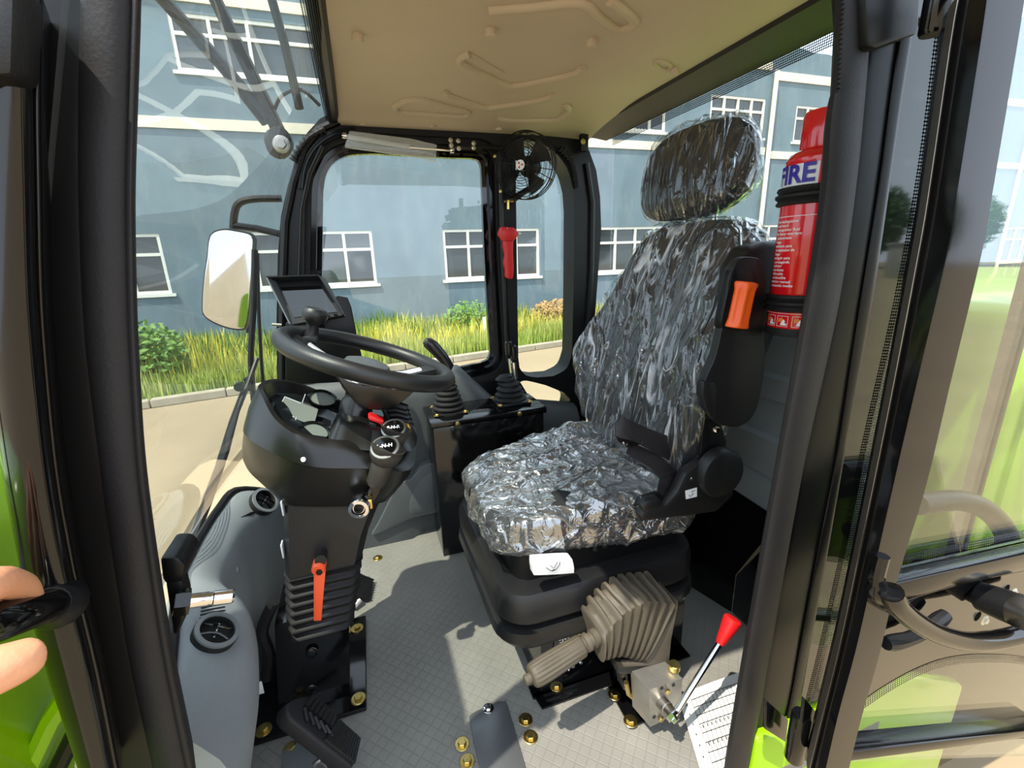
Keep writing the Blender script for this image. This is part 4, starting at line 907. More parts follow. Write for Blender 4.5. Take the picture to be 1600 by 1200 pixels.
# monitor on its bracket
mo = empty('monitor', at(480, 505, y=1.28), 'small black hooded display monitor on a bracket behind the steering wheel', 'monitor')
def mq(px, py, off=0):     # monitor face plane: leans back
    q = at(px, py, y=1.27); q = at(px, py, y=1.27 + (q.z - .86) * .45 + off); return q
face = [(430, 440), (508, 437), (537, 492), (455, 507)]
obj('case', MB().loft([[mq(a, b) for a, b in face], [mq(a, b) + V((.004, .035, -.01)) for a, b in face]]), 'black_plastic', mo, sharp=30)
scn = obj('screen', MB().loft([[mq(a, b, -.002) for a, b in [(438, 449), (500, 446), (527, 487), (459, 496)]], [mq(a, b, -.0005) for a, b in [(438, 449), (500, 446), (527, 487), (459, 496)]]]), 'screen', mo, sharp=None)
F = [mq(a, b) for a, b in face]; out_ = V((-.012, -.045, .012))
def wall(a, b, m_, ka=1, kb=1):
    t = V((0, 0, .003)) if abs((b - a).x) > abs((b - a).z) else V((.003, 0, 0)); return MB().loft([[a, b, b + out_ * kb, a + out_ * ka], [a + t, b + t, b + out_ * kb + t, a + out_ * ka + t]])
obj('hood', wall(F[0], F[1], 'black_plastic'), 'black_plastic', mo, sharp=20)
obj('hood_side', wall(F[0], F[3], 'black_plastic', 1, .25), 'grey_panel', mo, sharp=20)
obj('hood_side', wall(F[1], F[2], 'black_plastic', 1, .25), 'black_plastic', mo, sharp=20)
for k in range(4): obj('button', MB().box(mq(488 + k * 12, 496 - k * 1.6, -.003), (.009, .004, .004), .001), 'black_satin', mo)
obj('bracket_plate', MB().prism(ats([(446, 505), (528, 462), (543, 465), (549, 480), (558, 525), (566, 560), (560, 596), (446, 602)], y=1.36), (0, .012, 0), .003), 'black_satin', mo)
obj('bracket_arm', MB().tube([at(440, 508, y=1.34), at(425, 507, y=1.34)], .004, 6), 'steel', mo)
obj('bracket_arm', MB().tube([mq(490, 498, .03), at(500, 510, y=1.36)], .012, 8), 'black_satin', mo)
# right lever console
cb_ = empty('lever_console', (.35, 1.39, 0), 'glossy black sheet metal console box under the two hand levers, beside the seat', 'console')
obj('box', MB().span((.165, 1.30, .0), (.53, 1.455, .468), .003), 'black_paint', cb_)
obj('lid', MB().span((.158, 1.292, .455), (.538, 1.462, .476), .003), 'black_paint', cb_)
for px, py in ((715, 662), (812, 647)): obj('screw', MB().lathe([(.008, 0), (.007, .004), (0, .005)], at(px, py, y=1.29), (0, -1, 0), 12), 'zinc', cb_)
def bellows(o, ax, r0, r1, h, n):
    pr = [(r0 * 1.05, 0), (r0 * 1.05, .006)]
    for k in range(n):
        t = k / n; r = lerp(r0, r1, t); pr += [(r * .84, lerp(.008, h, t)), (r * 1.0, lerp(.008, h, (k + .35) / n)), (r * 1.0, lerp(.008, h, (k + .6) / n)), (r * .82, lerp(.008, h, (k + .9) / n))]
    pr += [(r1 * .7, h), (r1 * .5, h + .004), (0, h + .004)]
    return MB().lathe(pr, o, ax, 24)
js = empty('hand_lever', (.225, 1.38, .476), 'black joystick hand lever on a ribbed cone boot, right of the steering wheel', 'lever')
jo = V((.232, 1.385, .476)); obj('boot', bellows(jo, (0, 0, 1), .052, .024, .105, 6), 'rubber', js)
obj('boot_flange', MB().box(jo + V((0, 0, .003)), (.10, .10, .006), .003), 'black_satin', js)
for sx, sy in ((-1, -1), (1, -1), (1, 1), (-1, 1)): obj('bolt', MB().hexbolt(jo + V((sx * .045, sy * .045, .005)), (0, 0, 1), .006), 'zinc', js)
obj('handle', MB().tube([jo + V((0, 0, .10)), jo + V((.002, 0, .13)), at(702, 572, y=1.385), at(690, 556, y=1.385), at(676, 541, y=1.385), at(668, 535, y=1.385), at(664, 532, y=1.385)], [.012, .013, .015, .018, .020, .018, .011], 14), 'black_gloss_plastic', js)
dl = empty('twin_levers', (.43, 1.39, .476), 'pair of chrome rod control levers with black knobs on a crumpled rubber boot', 'levers')
jo2 = V((.445, 1.385, .476))
st = []
for k in range(22):
    t = k / 21; rx = lerp(.052, .026, t) * (1 + .12 * math.sin(t * 31)); ry = lerp(.044, .022, t) * (1 + .12 * math.sin(t * 31 + .6)); cxx = .012 * noise.noise(V((t * 4, 1, 2))) - .012 * t
    st.append([V((jo2.x + cxx + math.cos(a) * rx * (1 + .10 * noise.noise(V((a * 1.3, t * 6, 0)))), jo2.y + math.sin(a) * ry, jo2.z + .012 + .085 * t)) for a in [2 * math.pi * i / 20 for i in range(20)]])
obj('boot', MB().loft(st), 'rubber', dl, sharp=70)
obj('boot_flange', MB().box(jo2 + V((0, 0, .006)), (.115, .10, .012), .004), 'black_satin', dl)
for sx, sy in ((-1, -1), (1, -1), (1, 1), (-1, 1)): obj('bolt', MB().hexbolt(jo2 + V((sx * .05, sy * .045, .01)), (0, 0, 1), .006), 'zinc', dl)
for (a, b, k0, k1) in (((800, 592), (796, 560), (795, 556), (794, 533)), ((806, 592), (803, 566), (803, 562), (801, 539))):
    rd_ = obj('rod', MB().tube([at(*a, y=1.385), at(*b, y=1.385)], .007, 10), 'chrome', dl)
    p0 = at(*k0, y=1.385); p1 = at(*k1, y=1.385); L_ = (p1 - p0).length
    obj('knob', MB().lathe([(.006, 0), (.0095, .004), (.012, L_ * .6), (.012, L_ * .9), (.007, L_), (0, L_)], p0, p1 - p0, 14), 'black_gloss_plastic', rd_)
# pedals
pd = empty('brake_pedal', at(500, 1180, z=0), 'large ribbed rubber foot pedal in front of the column, at the bottom edge', 'pedal')
tl, tr, br_, bl = at(440, 1112, y=.70), at(487, 1084, y=.76), at(562, 1152, y=.72), at(552, 1200, y=.66)
PQ = lambda s, t: tl.lerp(tr, s).lerp(bl.lerp(br_, s), t)
pnm = (tr - tl).cross(bl - tl).normalized(); pnm = -pnm if pnm.z < 0 else pnm
outl = [(0.0, .12), (.1, .02), (.3, -.06), (.6, -.07), (.85, -.02), (1, .08), (1, .55), (1, 1), (.5, 1.02), (0, 1), (0, .5)]
obj('pad', MB().prism([PQ(s, t) for s, t in outl], -pnm * .028, .006, 3), 'rubber', pd)
for k in range(12):
    t = .58 + k * .036; obj('tread_rib', MB().tube([PQ(.1, t) + pnm * .002, PQ(.9, t) + pnm * .002], .0042, 6), 'black_plastic', pd)
for k in range(7):
    t = .06 + k * .07; obj('tread_rib', MB().tube([PQ(.52, t + .05) + pnm * .002, PQ(.93, t) + pnm * .002], .005, 6), 'black_plastic', pd)
for k in range(5):
    t = .10 + k * .085; obj('tread_rib', MB().tube([PQ(.46, t + .02) + pnm * .002, PQ(.2 + .03 * k, t + .17) + pnm * .002], .0042, 6), 'black_plastic', pd)
obj('arm', MB().tube([PQ(.5, .9) - pnm * .03, PQ(.5, 1.1) - pnm * .05, at(500, 1215, z=.0)], .014, 8), 'black_satin', pd)
obj('mounting_plate', MB().prism(ats([(443, 1178), (470, 1160), (520, 1180), (520, 1290), (443, 1290)], z=.001), (0, 0, .006), .001), 'grey_panel', pd)
obj('return_spring', MB().tube(smooth_path(ats([(490, 1196), (500, 1188), (510, 1196), (505, 1205)], y=.68), 3), .004, 6), 'steel', pd)
pa = empty('accelerator_pedal', at(570, 930, z=0), 'small ribbed black accelerator pedal beyond the column foot', 'pedal')
q4 = [at(555, 905, y=1.2), at(563, 895, y=1.26), at(584, 905, y=1.25), at(579, 938, y=1.17), at(556, 930, y=1.16)]
n4 = (q4[2] - q4[0]).cross(q4[3] - q4[0]).normalized(); n4 = -n4 if n4.z < 0 else n4
obj('pad', MB().prism(q4, -n4 * .014, .003), 'rubber', pa)
for k in range(8):
    t = k / 7; obj('tread_rib', MB().tube([q4[1].lerp(q4[0], .2).lerp(q4[4].lerp(q4[3], .1), t * .9 + .03) + n4 * .001, q4[2].lerp(q4[3], t * .9 + .05) + n4 * .001], .0024, 6), 'black_plastic', pa)
obj('arm', MB().tube([q4[3].lerp(q4[4], .5) - n4 * .01, at(552, 950, z=.01)], .008, 8), 'steel', pa)
# ================================================================ SEAT
se = empty('operator_seat', (.45, .95, 0), 'black suspension driver seat still wrapped in clear plastic film', 'seat')
# sheet metal base box
obj('base_box', MB().loft([[V((.285, .735, 0)), V((.66, .735, 0)), V((.66, 1.2, 0)), V((.285, 1.2, 0))], [V((.285, .735, .175)), V((.66, .735, .175)), V((.66, 1.2, .175)), V((.285, 1.2, .175))]]), 'black_paint', se, sharp=30)
obj('base_flange', MB().prism([(.262, .728, .001), (.66, .728, .001), (.66, .76, .001), (.262, .76, .001)], (0, 0, .005), .001), 'black_paint', se)
obj('base_flange', MB().prism([(.272, .70, .001), (.66, .70, .001), (.66, .74, .001), (.265, .74, .001)], (0, 0, .005), .001), 'black_paint', se)
obj('speaker_grille', MB().torus(at(792, 975, x=.284), (-1, 0, 0), .045, .003, 32, 6), 'black_satin', se)
obj('speaker_grille', MB().torus(at(792, 975, x=.284), (-1, 0, 0), .030, .002, 32, 6), 'black_satin', se)
lf = obj('latch_loop', MB().torus(at(768, 902, x=.27), (-1, 0.15, 0), .026, .006, 24, 8), 'black_satin', se); obj('loop_edge', MB().prism(ats([(765, 876), (769, 874), (786, 910), (781, 912)], x=.262), (.004, 0, 0)), 'white_plastic', lf)
# fittings on the near face of the base box
for px, py, r in ((874, 982, .011), (899, 968, .0035)): obj('bolt', MB().hexbolt(at(px, py, y=.733), (0, -1, 0), r, r > .005), 'chrome' if r > .005 else 'zinc', se)
dp = obj('dial_plate', MB().prism(ats([(868, 990), (912, 968), (925, 1035), (880, 1062), (864, 1020)], y=.732), (0, .003, 0), .0005), 'frit', se)
for px, py in ((874, 997), (904, 989), (911, 985), (907, 1034), (895, 1040)): obj('screw', MB().hexbolt(at(px, py, y=.731), (0, -1, 0), .0045, False), 'chrome', dp)
for i, (px, py) in enumerate(((888, 995), (883, 998), (879, 1001), (876, 1006))):
    obj('numeral', text_mesh('5432'[i], .012, frame_M(at(px, py, y=.7305), (1, 0, 0), (0, 0, 1)), .0002), 'white_ink', dp, sharp=None)
obj('pointer', MB().prism(ats([(884, 1042), (892, 1038), (889, 1049)], y=.7305), (0, .001, 0)), 'white_ink', dp, sharp=None)
obj('slot', MB().prism([at(858, 1076, z=.0062), at(866, 1068, z=.0062), at(878, 1068, z=.0062), at(870, 1078, z=.0062)], (0, 0, .0008)), 'floor_mat', se, sharp=None)
obj('bolt', MB().hexbolt(at(869, 1072, z=.007), (0, 0, 1), .009), 'zinc', se)
# moulded suspension housing
def rr3(x0, x1, y0, y1, z, r, dz0=0.0, n=6):
    return [V((a, b, z + dz0 * (1 - (a - x0) / (x1 - x0)))) for a, b in rrect((x0 + x1) / 2, (y0 + y1) / 2, x1 - x0, y1 - y0, r, n)]
hz = [(.215, .64, .715, 1.13, .172, .06), (.195, .66, .695, 1.15, .180, .07), (.185, .67, .685, 1.16, .20, .07), (.188, .67, .688, 1.157, .222, .07), (.205, .65, .705, 1.14, .226, .065), (.20, .65, .70, 1.145, .232, .065), (.19, .665, .69, 1.155, .245, .07), (.19, .665, .69, 1.155, .285, .07), (.20, .66, .70, 1.145, .305, .06), (.23, .66, .735, 1.115, .312, .05)]
obj('suspension_housing', MB().loft([rr3(a, b, c, d, z, r) for a, b, c, d, z, r in hz]), 'black_plastic', se, sharp=35)
obj('cushion_pan', MB().loft([rr3(.235, .64, .735, 1.12, .30, .04), rr3(.225, .66, .725, 1.13, .375, .04)]), 'black_satin', se, sharp=40)
for px, py in ((930, 858), (945, 853), (1003, 838)): obj('screw', MB().lathe([(.006, 0), (.004, .003), (0, .003)], at(px, py, y=.722), (0, -1, 0), 8), 'black_plastic', se)
wh = obj('adjust_handle', MB().prism([at(*p, y=.683) for p in smooth_px([(833, 879), (840, 876), (888, 873), (895, 877), (897, 893), (891, 896), (840, 899), (834, 896)], 3, True)], (0, .02, 0), .004), 'white_plastic', se, label='white plastic handle')
pf = [[(862, 893), (869, 890), (874, 884), (875, 878)], [(853, 887), (861, 892), (867, 890)], [(860, 884), (866, 888), (871, 878)]]
for l in pf: obj('seat_symbol', MB().tube(ats(l, y=.6815), .0006, 5), 'black_ink', wh)

# soft parts: dense rounded blocks shaped by a function, the film a wrinkled skin just outside
def block(fn, n, infl=0.0, wr=None, cut=None):
    """cube sphere grid (u,v,w in -1..1) pushed through fn; wr(p) gives extra offset along the normal"""
    bm = bmesh.new(); bmesh.ops.create_cube(bm, size=2.0); bmesh.ops.subdivide_edges(bm, edges=bm.edges[:], cuts=n, use_grid_fill=True)
    for v in bm.verts:
        v.co = V(fn(*v.co))
    bm.normal_update()
    nor = {v: v.normal.copy() for v in bm.verts}
    for v in bm.verts:
        o = infl + (wr(v.co, nor[v]) if wr else 0); v.co = v.co + nor[v] * o
    if cut:
        kill = [f for f in bm.faces if cut(f.calc_center_median(), f.normal)]
        bmesh.ops.delete(bm, geom=kill, context='FACES')
    mb = MB(); mb.bm_add(bm); bm.free(); return mb
def rnd(t, e): return math.copysign(abs(t) ** e, t)
def sup(u, v, w_, k=5.0):
    """cube to super-ellipsoid: rounds the edges of the block"""
    m = max(abs(u), abs(v), abs(w_)); l = (abs(u) ** k + abs(v) ** k + abs(w_) ** k) ** (1 / k)
    s = m / l if l > 1e-9 else 1; return u * s, v * s, w_ * s
def crease(p, sx, sy, sz, f, seed=0.0, e=6):
    q = V((p.x * sx, p.y * sy, p.z * sz)) * f + V((seed, seed * 1.7, 0)); q += V((noise.noise(q * .5), noise.noise(q * .5 + V((9, 0, 0))), 0)) * .9
    return (1 - abs(noise.noise(q))) ** e
def cushion(u, v, w_):
    u, v, w_ = sup(u, v, w_, 6)
    t = (u + 1) / 2; y0 = lerp(.722, .69, t); y1 = lerp(1.05, 1.19, t); s = (v + 1) / 2
    x = lerp(.192, .67, t); top = lerp(.462, .462, t) + .018 * (1 - abs(v)) * 0 - .012 * (1 - v * v) * t + .02 * t * (abs(v) > .6) * (abs(v) - .6) / .4
    bot = lerp(.375, .345, t)
    return x, lerp(y0, y1, s), lerp(bot, top, (w_ + 1) / 2) - .012 * max(0, -u) ** 6
obj('cushion', block(cushion, 22), 'seat_fabric', se, sharp=180)
hole_px = [(862, 770), (874, 764), (893, 768), (886, 777), (884, 792), (872, 793), (860, 792), (868, 782)]
hw = ats(hole_px, z=.462)
def inpoly(p, poly):
    c = False; n = len(poly)
    for i in range(n):
        a, b = poly[i], poly[(i + 1) % n]
        if (a.y > p.y) != (b.y > p.y) and p.x < (b.x - a.x) * (p.y - a.y) / (b.y - a.y) + a.x: c = not c
    return c
wr1 = lambda p, n: .009 * crease(p, 1, .7, .5, 9, 1, 10) + .004 * crease(p, 1.3, .7, .6, 22, 5, 8) - .002
obj('film', block(cushion, 110, .004, wr1, lambda c, n: n.z > .3 and inpoly(c, hw)), 'plastic_film_crumpled', se, sharp=180, label='clear plastic film with a torn hole')
skirt = []
def film_skirt(t, k):
    pass
def back(u, v, w_):
    u, v, w_ = sup(u, v, w_, 5)
    h = (w_ + 1) / 2
    zc = lerp(.45, 1.005, h); xf = lerp(.575, .735, h) + .02 * (h - .5) ** 2 - .0
    half = lerp(.228, .212, max(0, (h - .45) / .55) ** 1.3) + (.052 * math.exp(-((h - .38) / .22) ** 2)); yc = .925 + .042 * math.exp(-((h - .40) / .3) ** 2) + .008 * h
    bol = .035 * max(0, abs(v) - .55) / .45 * math.exp(-((h - .40) / .3) ** 2)
    thick = lerp(.085, .095, h); x = xf + (u + 1) / 2 * thick - (bol if u < 0 else -.0) + .022 * (v * v) * (u < 0) * 0
    return x, yc + v * half, zc + .012 * (1 - v * v) * max(0, w_) ** 6
obj('backrest', block(back, 22), 'seat_fabric', se, sharp=180)
wr2 = lambda p, n: .011 * crease(p, 1, 1.0, .10, 11, 2, 10) + .005 * crease(p, 1, 1.2, .12, 24, 6, 8) - .002
obj('film', block(back, 110, .004, wr2), 'plastic_film', se, sharp=180)
def head(u, v, w_):
    u, v, w_ = sup(u, v, w_, 3.2)
    h = (w_ + 1) / 2; half = lerp(.182, .165, abs(h - .4)); x = .735 + .115 * (u + 1) / 2 + .02 * (h - .5) * 2 * .6 + (.02 * v * v if u < 0 else 0)
    return x, .985 + v * half, lerp(1.025, 1.232, h)
obj('headrest', block(head, 16), 'seat_fabric', se, sharp=180)
obj('film', block(head, 90, .005, lambda p, n: .011 * crease(p, 1, 1, .25, 11, 4, 10) + .004 * crease(p, 1, 1.2, .3, 24, 8, 8) - .002), 'plastic_film_dark', se, sharp=180)
for dy in (-.05, .05): obj('headrest_post', MB().tube([(.80, .95 + dy, .98), (.80, .95 + dy, 1.05)], .006, 8), 'chrome', se)
# back shell and folded-up armrest with orange knob
obj('back_shell', MB().prism(ats([(1198, 376), (1255, 376), (1252, 500), (1218, 512), (1200, 560), (1170, 600), (1150, 560), (1142, 500), (1150, 420), (1170, 386)], y=.70), (0, .05, 0), .012, 3), 'black_plastic', se)
aol = smooth_px([(1176, 402), (1190, 408), (1197, 440), (1192, 500), (1196, 560), (1188, 620), (1176, 652), (1152, 668), (1122, 662), (1106, 646), (1097, 618), (1103, 590), (1118, 555), (1130, 500), (1138, 440), (1150, 410), (1162, 402)], 3, True)
ar = obj('armrest', MB().prism(ats(aol, y=.645), (.012, .03, 0), .010, 3), 'black_plastic', se)
obj('armrest_cap', MB().prism(ats([(1100, 596), (1118, 598), (1121, 612), (1118, 655), (1104, 640), (1098, 618)], y=.641), (0, .02, 0), .003), 'black_plastic', ar)
# knob recess and fluted orange knob
obj('recess', MB().prism(ats(smooth_px([(1146, 424), (1160, 418), (1178, 421), (1184, 440), (1176, 480), (1166, 516), (1146, 516), (1128, 512), (1132, 480), (1140, 446)], 3, True), y=.6435), (0, .02, 0), .003), 'black_satin', ar)
ka = at(1146, 512, y=.648); kb2 = at(1162, 440, y=.648); L_ = (kb2 - ka).length; ax = (kb2 - ka).normalized(); uu = ax.orthogonal().normalized(); ww = ax.cross(uu)
st = []
for h_, k in ((0, .72), (.02, .98), (.06, 1), (.2, .96), (.8, .94), (.94, 1.0), (.98, .95), (1, .75)):
    r0 = .025 * k; st.append([ka + ax * (h_ * L_) + (uu * math.cos(a) + ww * math.sin(a)) * r0 * (1 - (.17 * (0.5 + .5 * math.cos(a * 8)) if .1 < h_ < .9 else 0)) for a in [2 * math.pi * i / 64 for i in range(64)]])
obj('lumbar_knob', MB().loft(st), 'orange', ar, sharp=50, label='fluted orange knob')
# recliner hinge, side plate, belt
obj('hinge_link', MB().prism(ats([(1100, 655), (1125, 655), (1136, 690), (1132, 715), (1095, 715)], y=.68), (0, .02, 0), .003), 'black_satin', se)
obj('bolt', MB().hexbolt(at(1119, 671, y=.678), (0, -1, 0), .006), 'chrome', se)
sp2 = obj('side_plate', MB().prism(ats([(1000, 806), (1010, 796), (1040, 790), (1058, 770), (1072, 740), (1098, 722), (1130, 715), (1150, 740), (1146, 775), (1120, 800), (1080, 806), (1030, 812), (1004, 816)], y=.668), (0, .025, 0), .005, 2), 'black_plastic', se)
obj('recliner_cover', MB().lathe([(.052, -.006), (.052, .012), (.049, .018), (.044, .020), (0, .021)], at(1121, 736, y=.668), (0, -1, 0), 36), 'black_plastic', sp2)
lab = obj('label_plate', MB().prism(ats([(1071, 767), (1089, 762), (1089, 776), (1072, 780)], y=.666), (0, .001, 0)), 'white_plastic', sp2, sharp=None)
obj('label_symbol', MB().tube(ats([(1076, 774), (1079, 776), (1083, 772), (1081, 768), (1086, 766)], y=.6652), .0006, 5), 'black_ink', lab)
for px, py in ((1081, 748), (1112, 772)): obj('rivet', MB().lathe([(.004, 0), (.003, .002), (0, .003)], at(px, py, y=.666), (0, -1, 0), 10), 'chrome', sp2)
obj('recline_lever', MB().prism(ats([(1002, 792), (1012, 782), (1030, 778), (1036, 786), (1020, 798), (1006, 802)], y=.655), (0, .02, 0), .005, 2), 'black_plastic', sp2)
be = obj('seat_belt', MB().loft([[at(a, b, y=y), at(c, d, y=y2), at(c, d, y=y2) + V((.003, .003, .003)), at(a, b, y=y) + V((.003, .003, .003))] for a, b, c, d, y, y2 in ((1043, 684, 1050, 722, .76, .74), (1010, 672, 1020, 706, .75, .73), (985, 660, 992, 690, .735, .72), (972, 655, 968, 684, .73, .72), (963, 664, 961, 680, .735, .725), (972, 672, 966, 690, .75, .74), (1000, 686, 990, 704, .755, .745))], cap=False), 'webbing', se, sharp=60)
obj('seat_belt', MB().loft([[at(a, b, y=y), at(c, d, y=y2), at(c, d, y=y2) + V((.003, .003, .003)), at(a, b, y=y) + V((.003, .003, .003))] for a, b, c, d, y, y2 in ((985, 694, 978, 708, .745, .735), (1030, 714, 1018, 732, .735, .72), (1056, 738, 1030, 748, .72, .70), (1052, 768, 1026, 770, .70, .69), (1035, 790, 1016, 786, .69, .685))], cap=False), 'webbing', se, sharp=60)
obj('buckle', MB().tube(ats([(973, 690), (979, 698), (1003, 692), (1000, 688), (980, 694)], y=.728), .0022, 6), 'chrome', be)
obj('belt_anchor', MB().prism(ats([(1006, 778), (1030, 770), (1042, 782), (1036, 792), (1010, 796)], y=.684), (0, .015, 0), .004), 'black_satin', se)

# ================================================================ NEAR RIGHT: parking brake, valve, paper
hbk = empty('parking_brake', at(985, 1110, z=0), 'parking brake lever with fluted grip and tan pleated rubber boot', 'brake lever')
obj('base_plate', MB().prism(ats([(950, 1076), (972, 1066), (1030, 1120), (985, 1139)], z=.001), (0, 0, .006), .001), 'black_paint', hbk)
for px, py in ((960, 1086), (985, 1127)): obj('bolt', MB().hexbolt(at(px, py, z=.008), (0, 0, 1), .0085), 'zinc', hbk)
obj('stand', MB().prism(ats([(962, 1040), (1040, 1028), (1036, 1075), (1022, 1110), (1000, 1118), (990, 1090), (974, 1078)], y=.62), (0, .035, 0), .004), 'black_paint', hbk)
obj('linkage', MB().tube([at(978, 1066, y=.612), at(982, 1084, y=.612), at(992, 1092, y=.612)], .005, 8), 'zinc', hbk)
# boot: pleats fanning round from upright to the lever's direction
P0 = ats([(920, 985), (976, 912)], y=.62); 
top_ = [(921, 963), (930, 946), (942, 934), (954, 924), (967, 914), (980, 909), (994, 907), (1008, 906), (1022, 904)]
crn = [(945, 1005), (955, 988), (969, 970), (984, 956), (999, 948), (1014, 940), (1027, 940), (1041, 944), (1056, 946)]
bot = [(942, 1038), (950, 1036), (958, 1034), (968, 1032), (978, 1032), (986, 1034), (994, 1036), (1000, 1038), (1006, 1040)]
rings = []
def bring(tp, cr, bt, sc_, y=.60):
    a = at(*tp, y=y + .04); b = at(*cr, y=y); c = at(*bt, y=y); back_ = V((0, .055, 0)); cen_ = (a + b + c) / 3 + back_ * .4
    pts = [a + V((-.003, .03, -.004)), a.lerp(b, .15), a.lerp(b, .85), b.lerp(c, .1), b.lerp(c, .9), c + back_ * .6, a.lerp(c, .5) + back_ * .8]
    return smooth_path([cen_ + (p - cen_) * sc_ for p in pts], 4, True)
for i in range(len(top_)):
    rings.append(bring(top_[i], crn[i], bot[i], .80)); rings.append(bring(top_[i], crn[i], bot[i], 1.0))
    if i < len(top_) - 1:
        m2_ = [tuple(lerp(p[k], q[k], .55) for k in (0, 1)) for p, q in ((top_[i], top_[i + 1]), (crn[i], crn[i + 1]), (bot[i], bot[i + 1]))]
        rings.append(bring(*[tuple(lerp(p[k], q[k], .28) for k in (0, 1)) for p, q in ((top_[i], top_[i + 1]), (crn[i], crn[i + 1]), (bot[i], bot[i + 1]))], 1.0)); rings.append(bring(*m2_, .82))
bo = obj('boot', MB().loft(rings), 'boot_rubber', hbk, sharp=60)
obj('boot_skirt', MB().prism(ats([(1062, 940), (1052, 965), (1012, 1036), (972, 1036), (974, 1044), (1046, 1040), (1050, 1000)], y=.605), (0, .07, 0), .006, 2), 'boot_rubber', bo)
obj('boot_collar', MB().prism(ats([(962, 1034), (1048, 1034), (1044, 1056), (966, 1056)], y=.607), (0, .06, 0), .008, 2), 'black_gloss_plastic', bo)
g0 = at(935, 992, y=.625); g1 = at(820, 1064, y=.60); ax = (g1 - g0).normalized(); L_ = (g1 - g0).length
obj('neck', MB().lathe([(.016, -.01), (.0165, L_ * .06), (.0175, L_ * .09), (.0135, L_ * .1), (.0135, L_ * .14), (.0175, L_ * .15), (.017, L_ * .20), (.014, L_ * .21), (.014, L_ * .25), (0, L_ * .25)], g0, ax, 24), 'boot_rubber', hbk)
uu = ax.orthogonal().normalized(); ww = ax.cross(uu); st = []
for h_, k in ((.23, .7), (.24, .92), (.26, 1), (.4, 1.02), (.6, 1.08), (.75, 1.1), (.85, 1.06), (.90, .98), (.92, .82), (.925, .45)):
    r0 = .0205 * k; fl = .085 if .3 < h_ < .88 else 0
    st.append([g0 + ax * (h_ * L_) + (uu * math.cos(a) + ww * math.sin(a)) * r0 * (1 - fl * max(0, math.cos(a * 16))) for a in [2 * math.pi * i / 96 for i in range(96)]])
obj('grip', MB().loft(st), 'boot_rubber', hbk, sharp=60)
obj('release_button', MB().lathe([(.009, L_ * .92), (.009, L_ * .99), (.0075, L_), (0, L_)], g0, ax, 16), 'boot_rubber', hbk)
vl = empty('park_valve', at(1025, 1125, z=0), 'aluminium valve block with chrome lever and red knob, beside the parking brake', 'valve')
blk = [(1001, 1064), (1014, 1056), (1058, 1040), (1066, 1058), (1064, 1100), (1046, 1112), (1018, 1134), (1000, 1124)]
fA = [at(1014, 1078, y=.565), at(1066, 1060, y=.565), at(1064, 1112, y=.565), at(1016, 1136, y=.565)]
obj('block', MB().loft([fA, [p + V((-.012, .045, .006)) for p in fA]]), 'aluminium', vl, sharp=25)
q = at(1053, 1048, y=.585); obj('plug', MB().lathe([(.009, -.006), (.009, .006), (.0115, .006), (.0115, .016), (.010, .018), (0, .018)], q, (0, 0, 1), 18), 'zinc', vl)
sf_ = [at(1036, 1082, y=.566), at(1044, 1090, y=.552), at(1049, 1114, y=.536)]
obj('spindle', MB().lathe([(.013, 0), (.013, .02), (.0115, .021), (.0115, .04), (0, .04)], at(1033, 1096, y=.566), at(1052, 1118, y=.53) - at(1033, 1096, y=.566), 18), 'steel', vl)
obj('hex_nut', MB().lathe([(.012, 0), (.012, .008), (.007, .009), (.007, .014), (0, .014)], at(1048, 1116, y=.532), (.25, -1, -.3), 6), 'chrome', vl)
for px, py in ((1042, 1079), (1032, 1122)): obj('bolt', MB().hexbolt(at(px, py, y=.563), (0, -1, 0), .006, False), 'zinc', vl)
for px, py in ((1034, 1075), (1052, 1070), (1022, 1120)): obj('bore', MB().lathe([(.004, 0), (.004, .001), (0, .001)], at(px, py, y=.565), (0, -1, 0), 10), 'black_ink', vl)
l0 = at(1056, 1112, y=.535); l1 = at(1128, 1000, y=.55)
lr = obj('lever', MB().tube([l0, l1], .0062, 14), 'chrome', vl)
k0 = at(1126, 1003, y=.55); k1 = at(1146, 966, y=.552); ax = (k1 - k0); L_ = ax.length
obj('knob', MB().lathe([(.0075, -.004), (.0085, 0), (.010, .004), (.0125, L_ * .4), (.0165, L_ * .85), (.0165, L_ * .95), (.014, L_), (0, L_ * 1.01)], k0, ax, 22), 'red_plastic', lr, label='red knob')
pp = empty('paper_sheet', at(1120, 1120, z=.01), 'white sheet printed with a table, lying on the floor by the rear seal', 'paper')
PC = [at(1058, 1087, z=.008), at(1190, 1040, z=.012), at(1180, 1290, z=.012), at(1128, 1290, z=.006)]
PC[3] = at(1094, 1203, z=.006) + (at(1094, 1203, z=.006) - at(1058, 1087, z=.008)) * .25
PC[2] = PC[3] + (PC[1] - PC[0])
grid = []
for i in range(13):
    grid.append([PC[0].lerp(PC[1], j / 10).lerp(PC[3].lerp(PC[2], j / 10), i / 12) + V((0, 0, .004 * math.sin(j / 10 * 3 + i * .3))) for j in range(11)])
obj('sheet', MB().loft(grid, False, False), 'paper', pp, sharp=180)
def onp(s, t): return PC[0].lerp(PC[1], s).lerp(PC[3].lerp(PC[2], s), t) + V((0, 0, .0012 + .004 * math.sin(s * 3 + t * 12 * .3)))
mb = MB()
def pline(a, b, w_=.0007):
    n = 8; rows = []
    d = (onp(*b) - onp(*a)).normalized(); s = V((-d.y, d.x, 0)) * w_
    for i in range(n + 1):
        p = onp(lerp(a[0], b[0], i / n), lerp(a[1], b[1], i / n)); rows.append([p - s, p + s])
    mb.loft(rows, False, False)
for k in range(9): pline((.12, .12 + k * .095), (.97, .12 + k * .095))
for k in range(20): pline((.12 + k * .0447, .12), (.12 + k * .0447, .88), .0005)
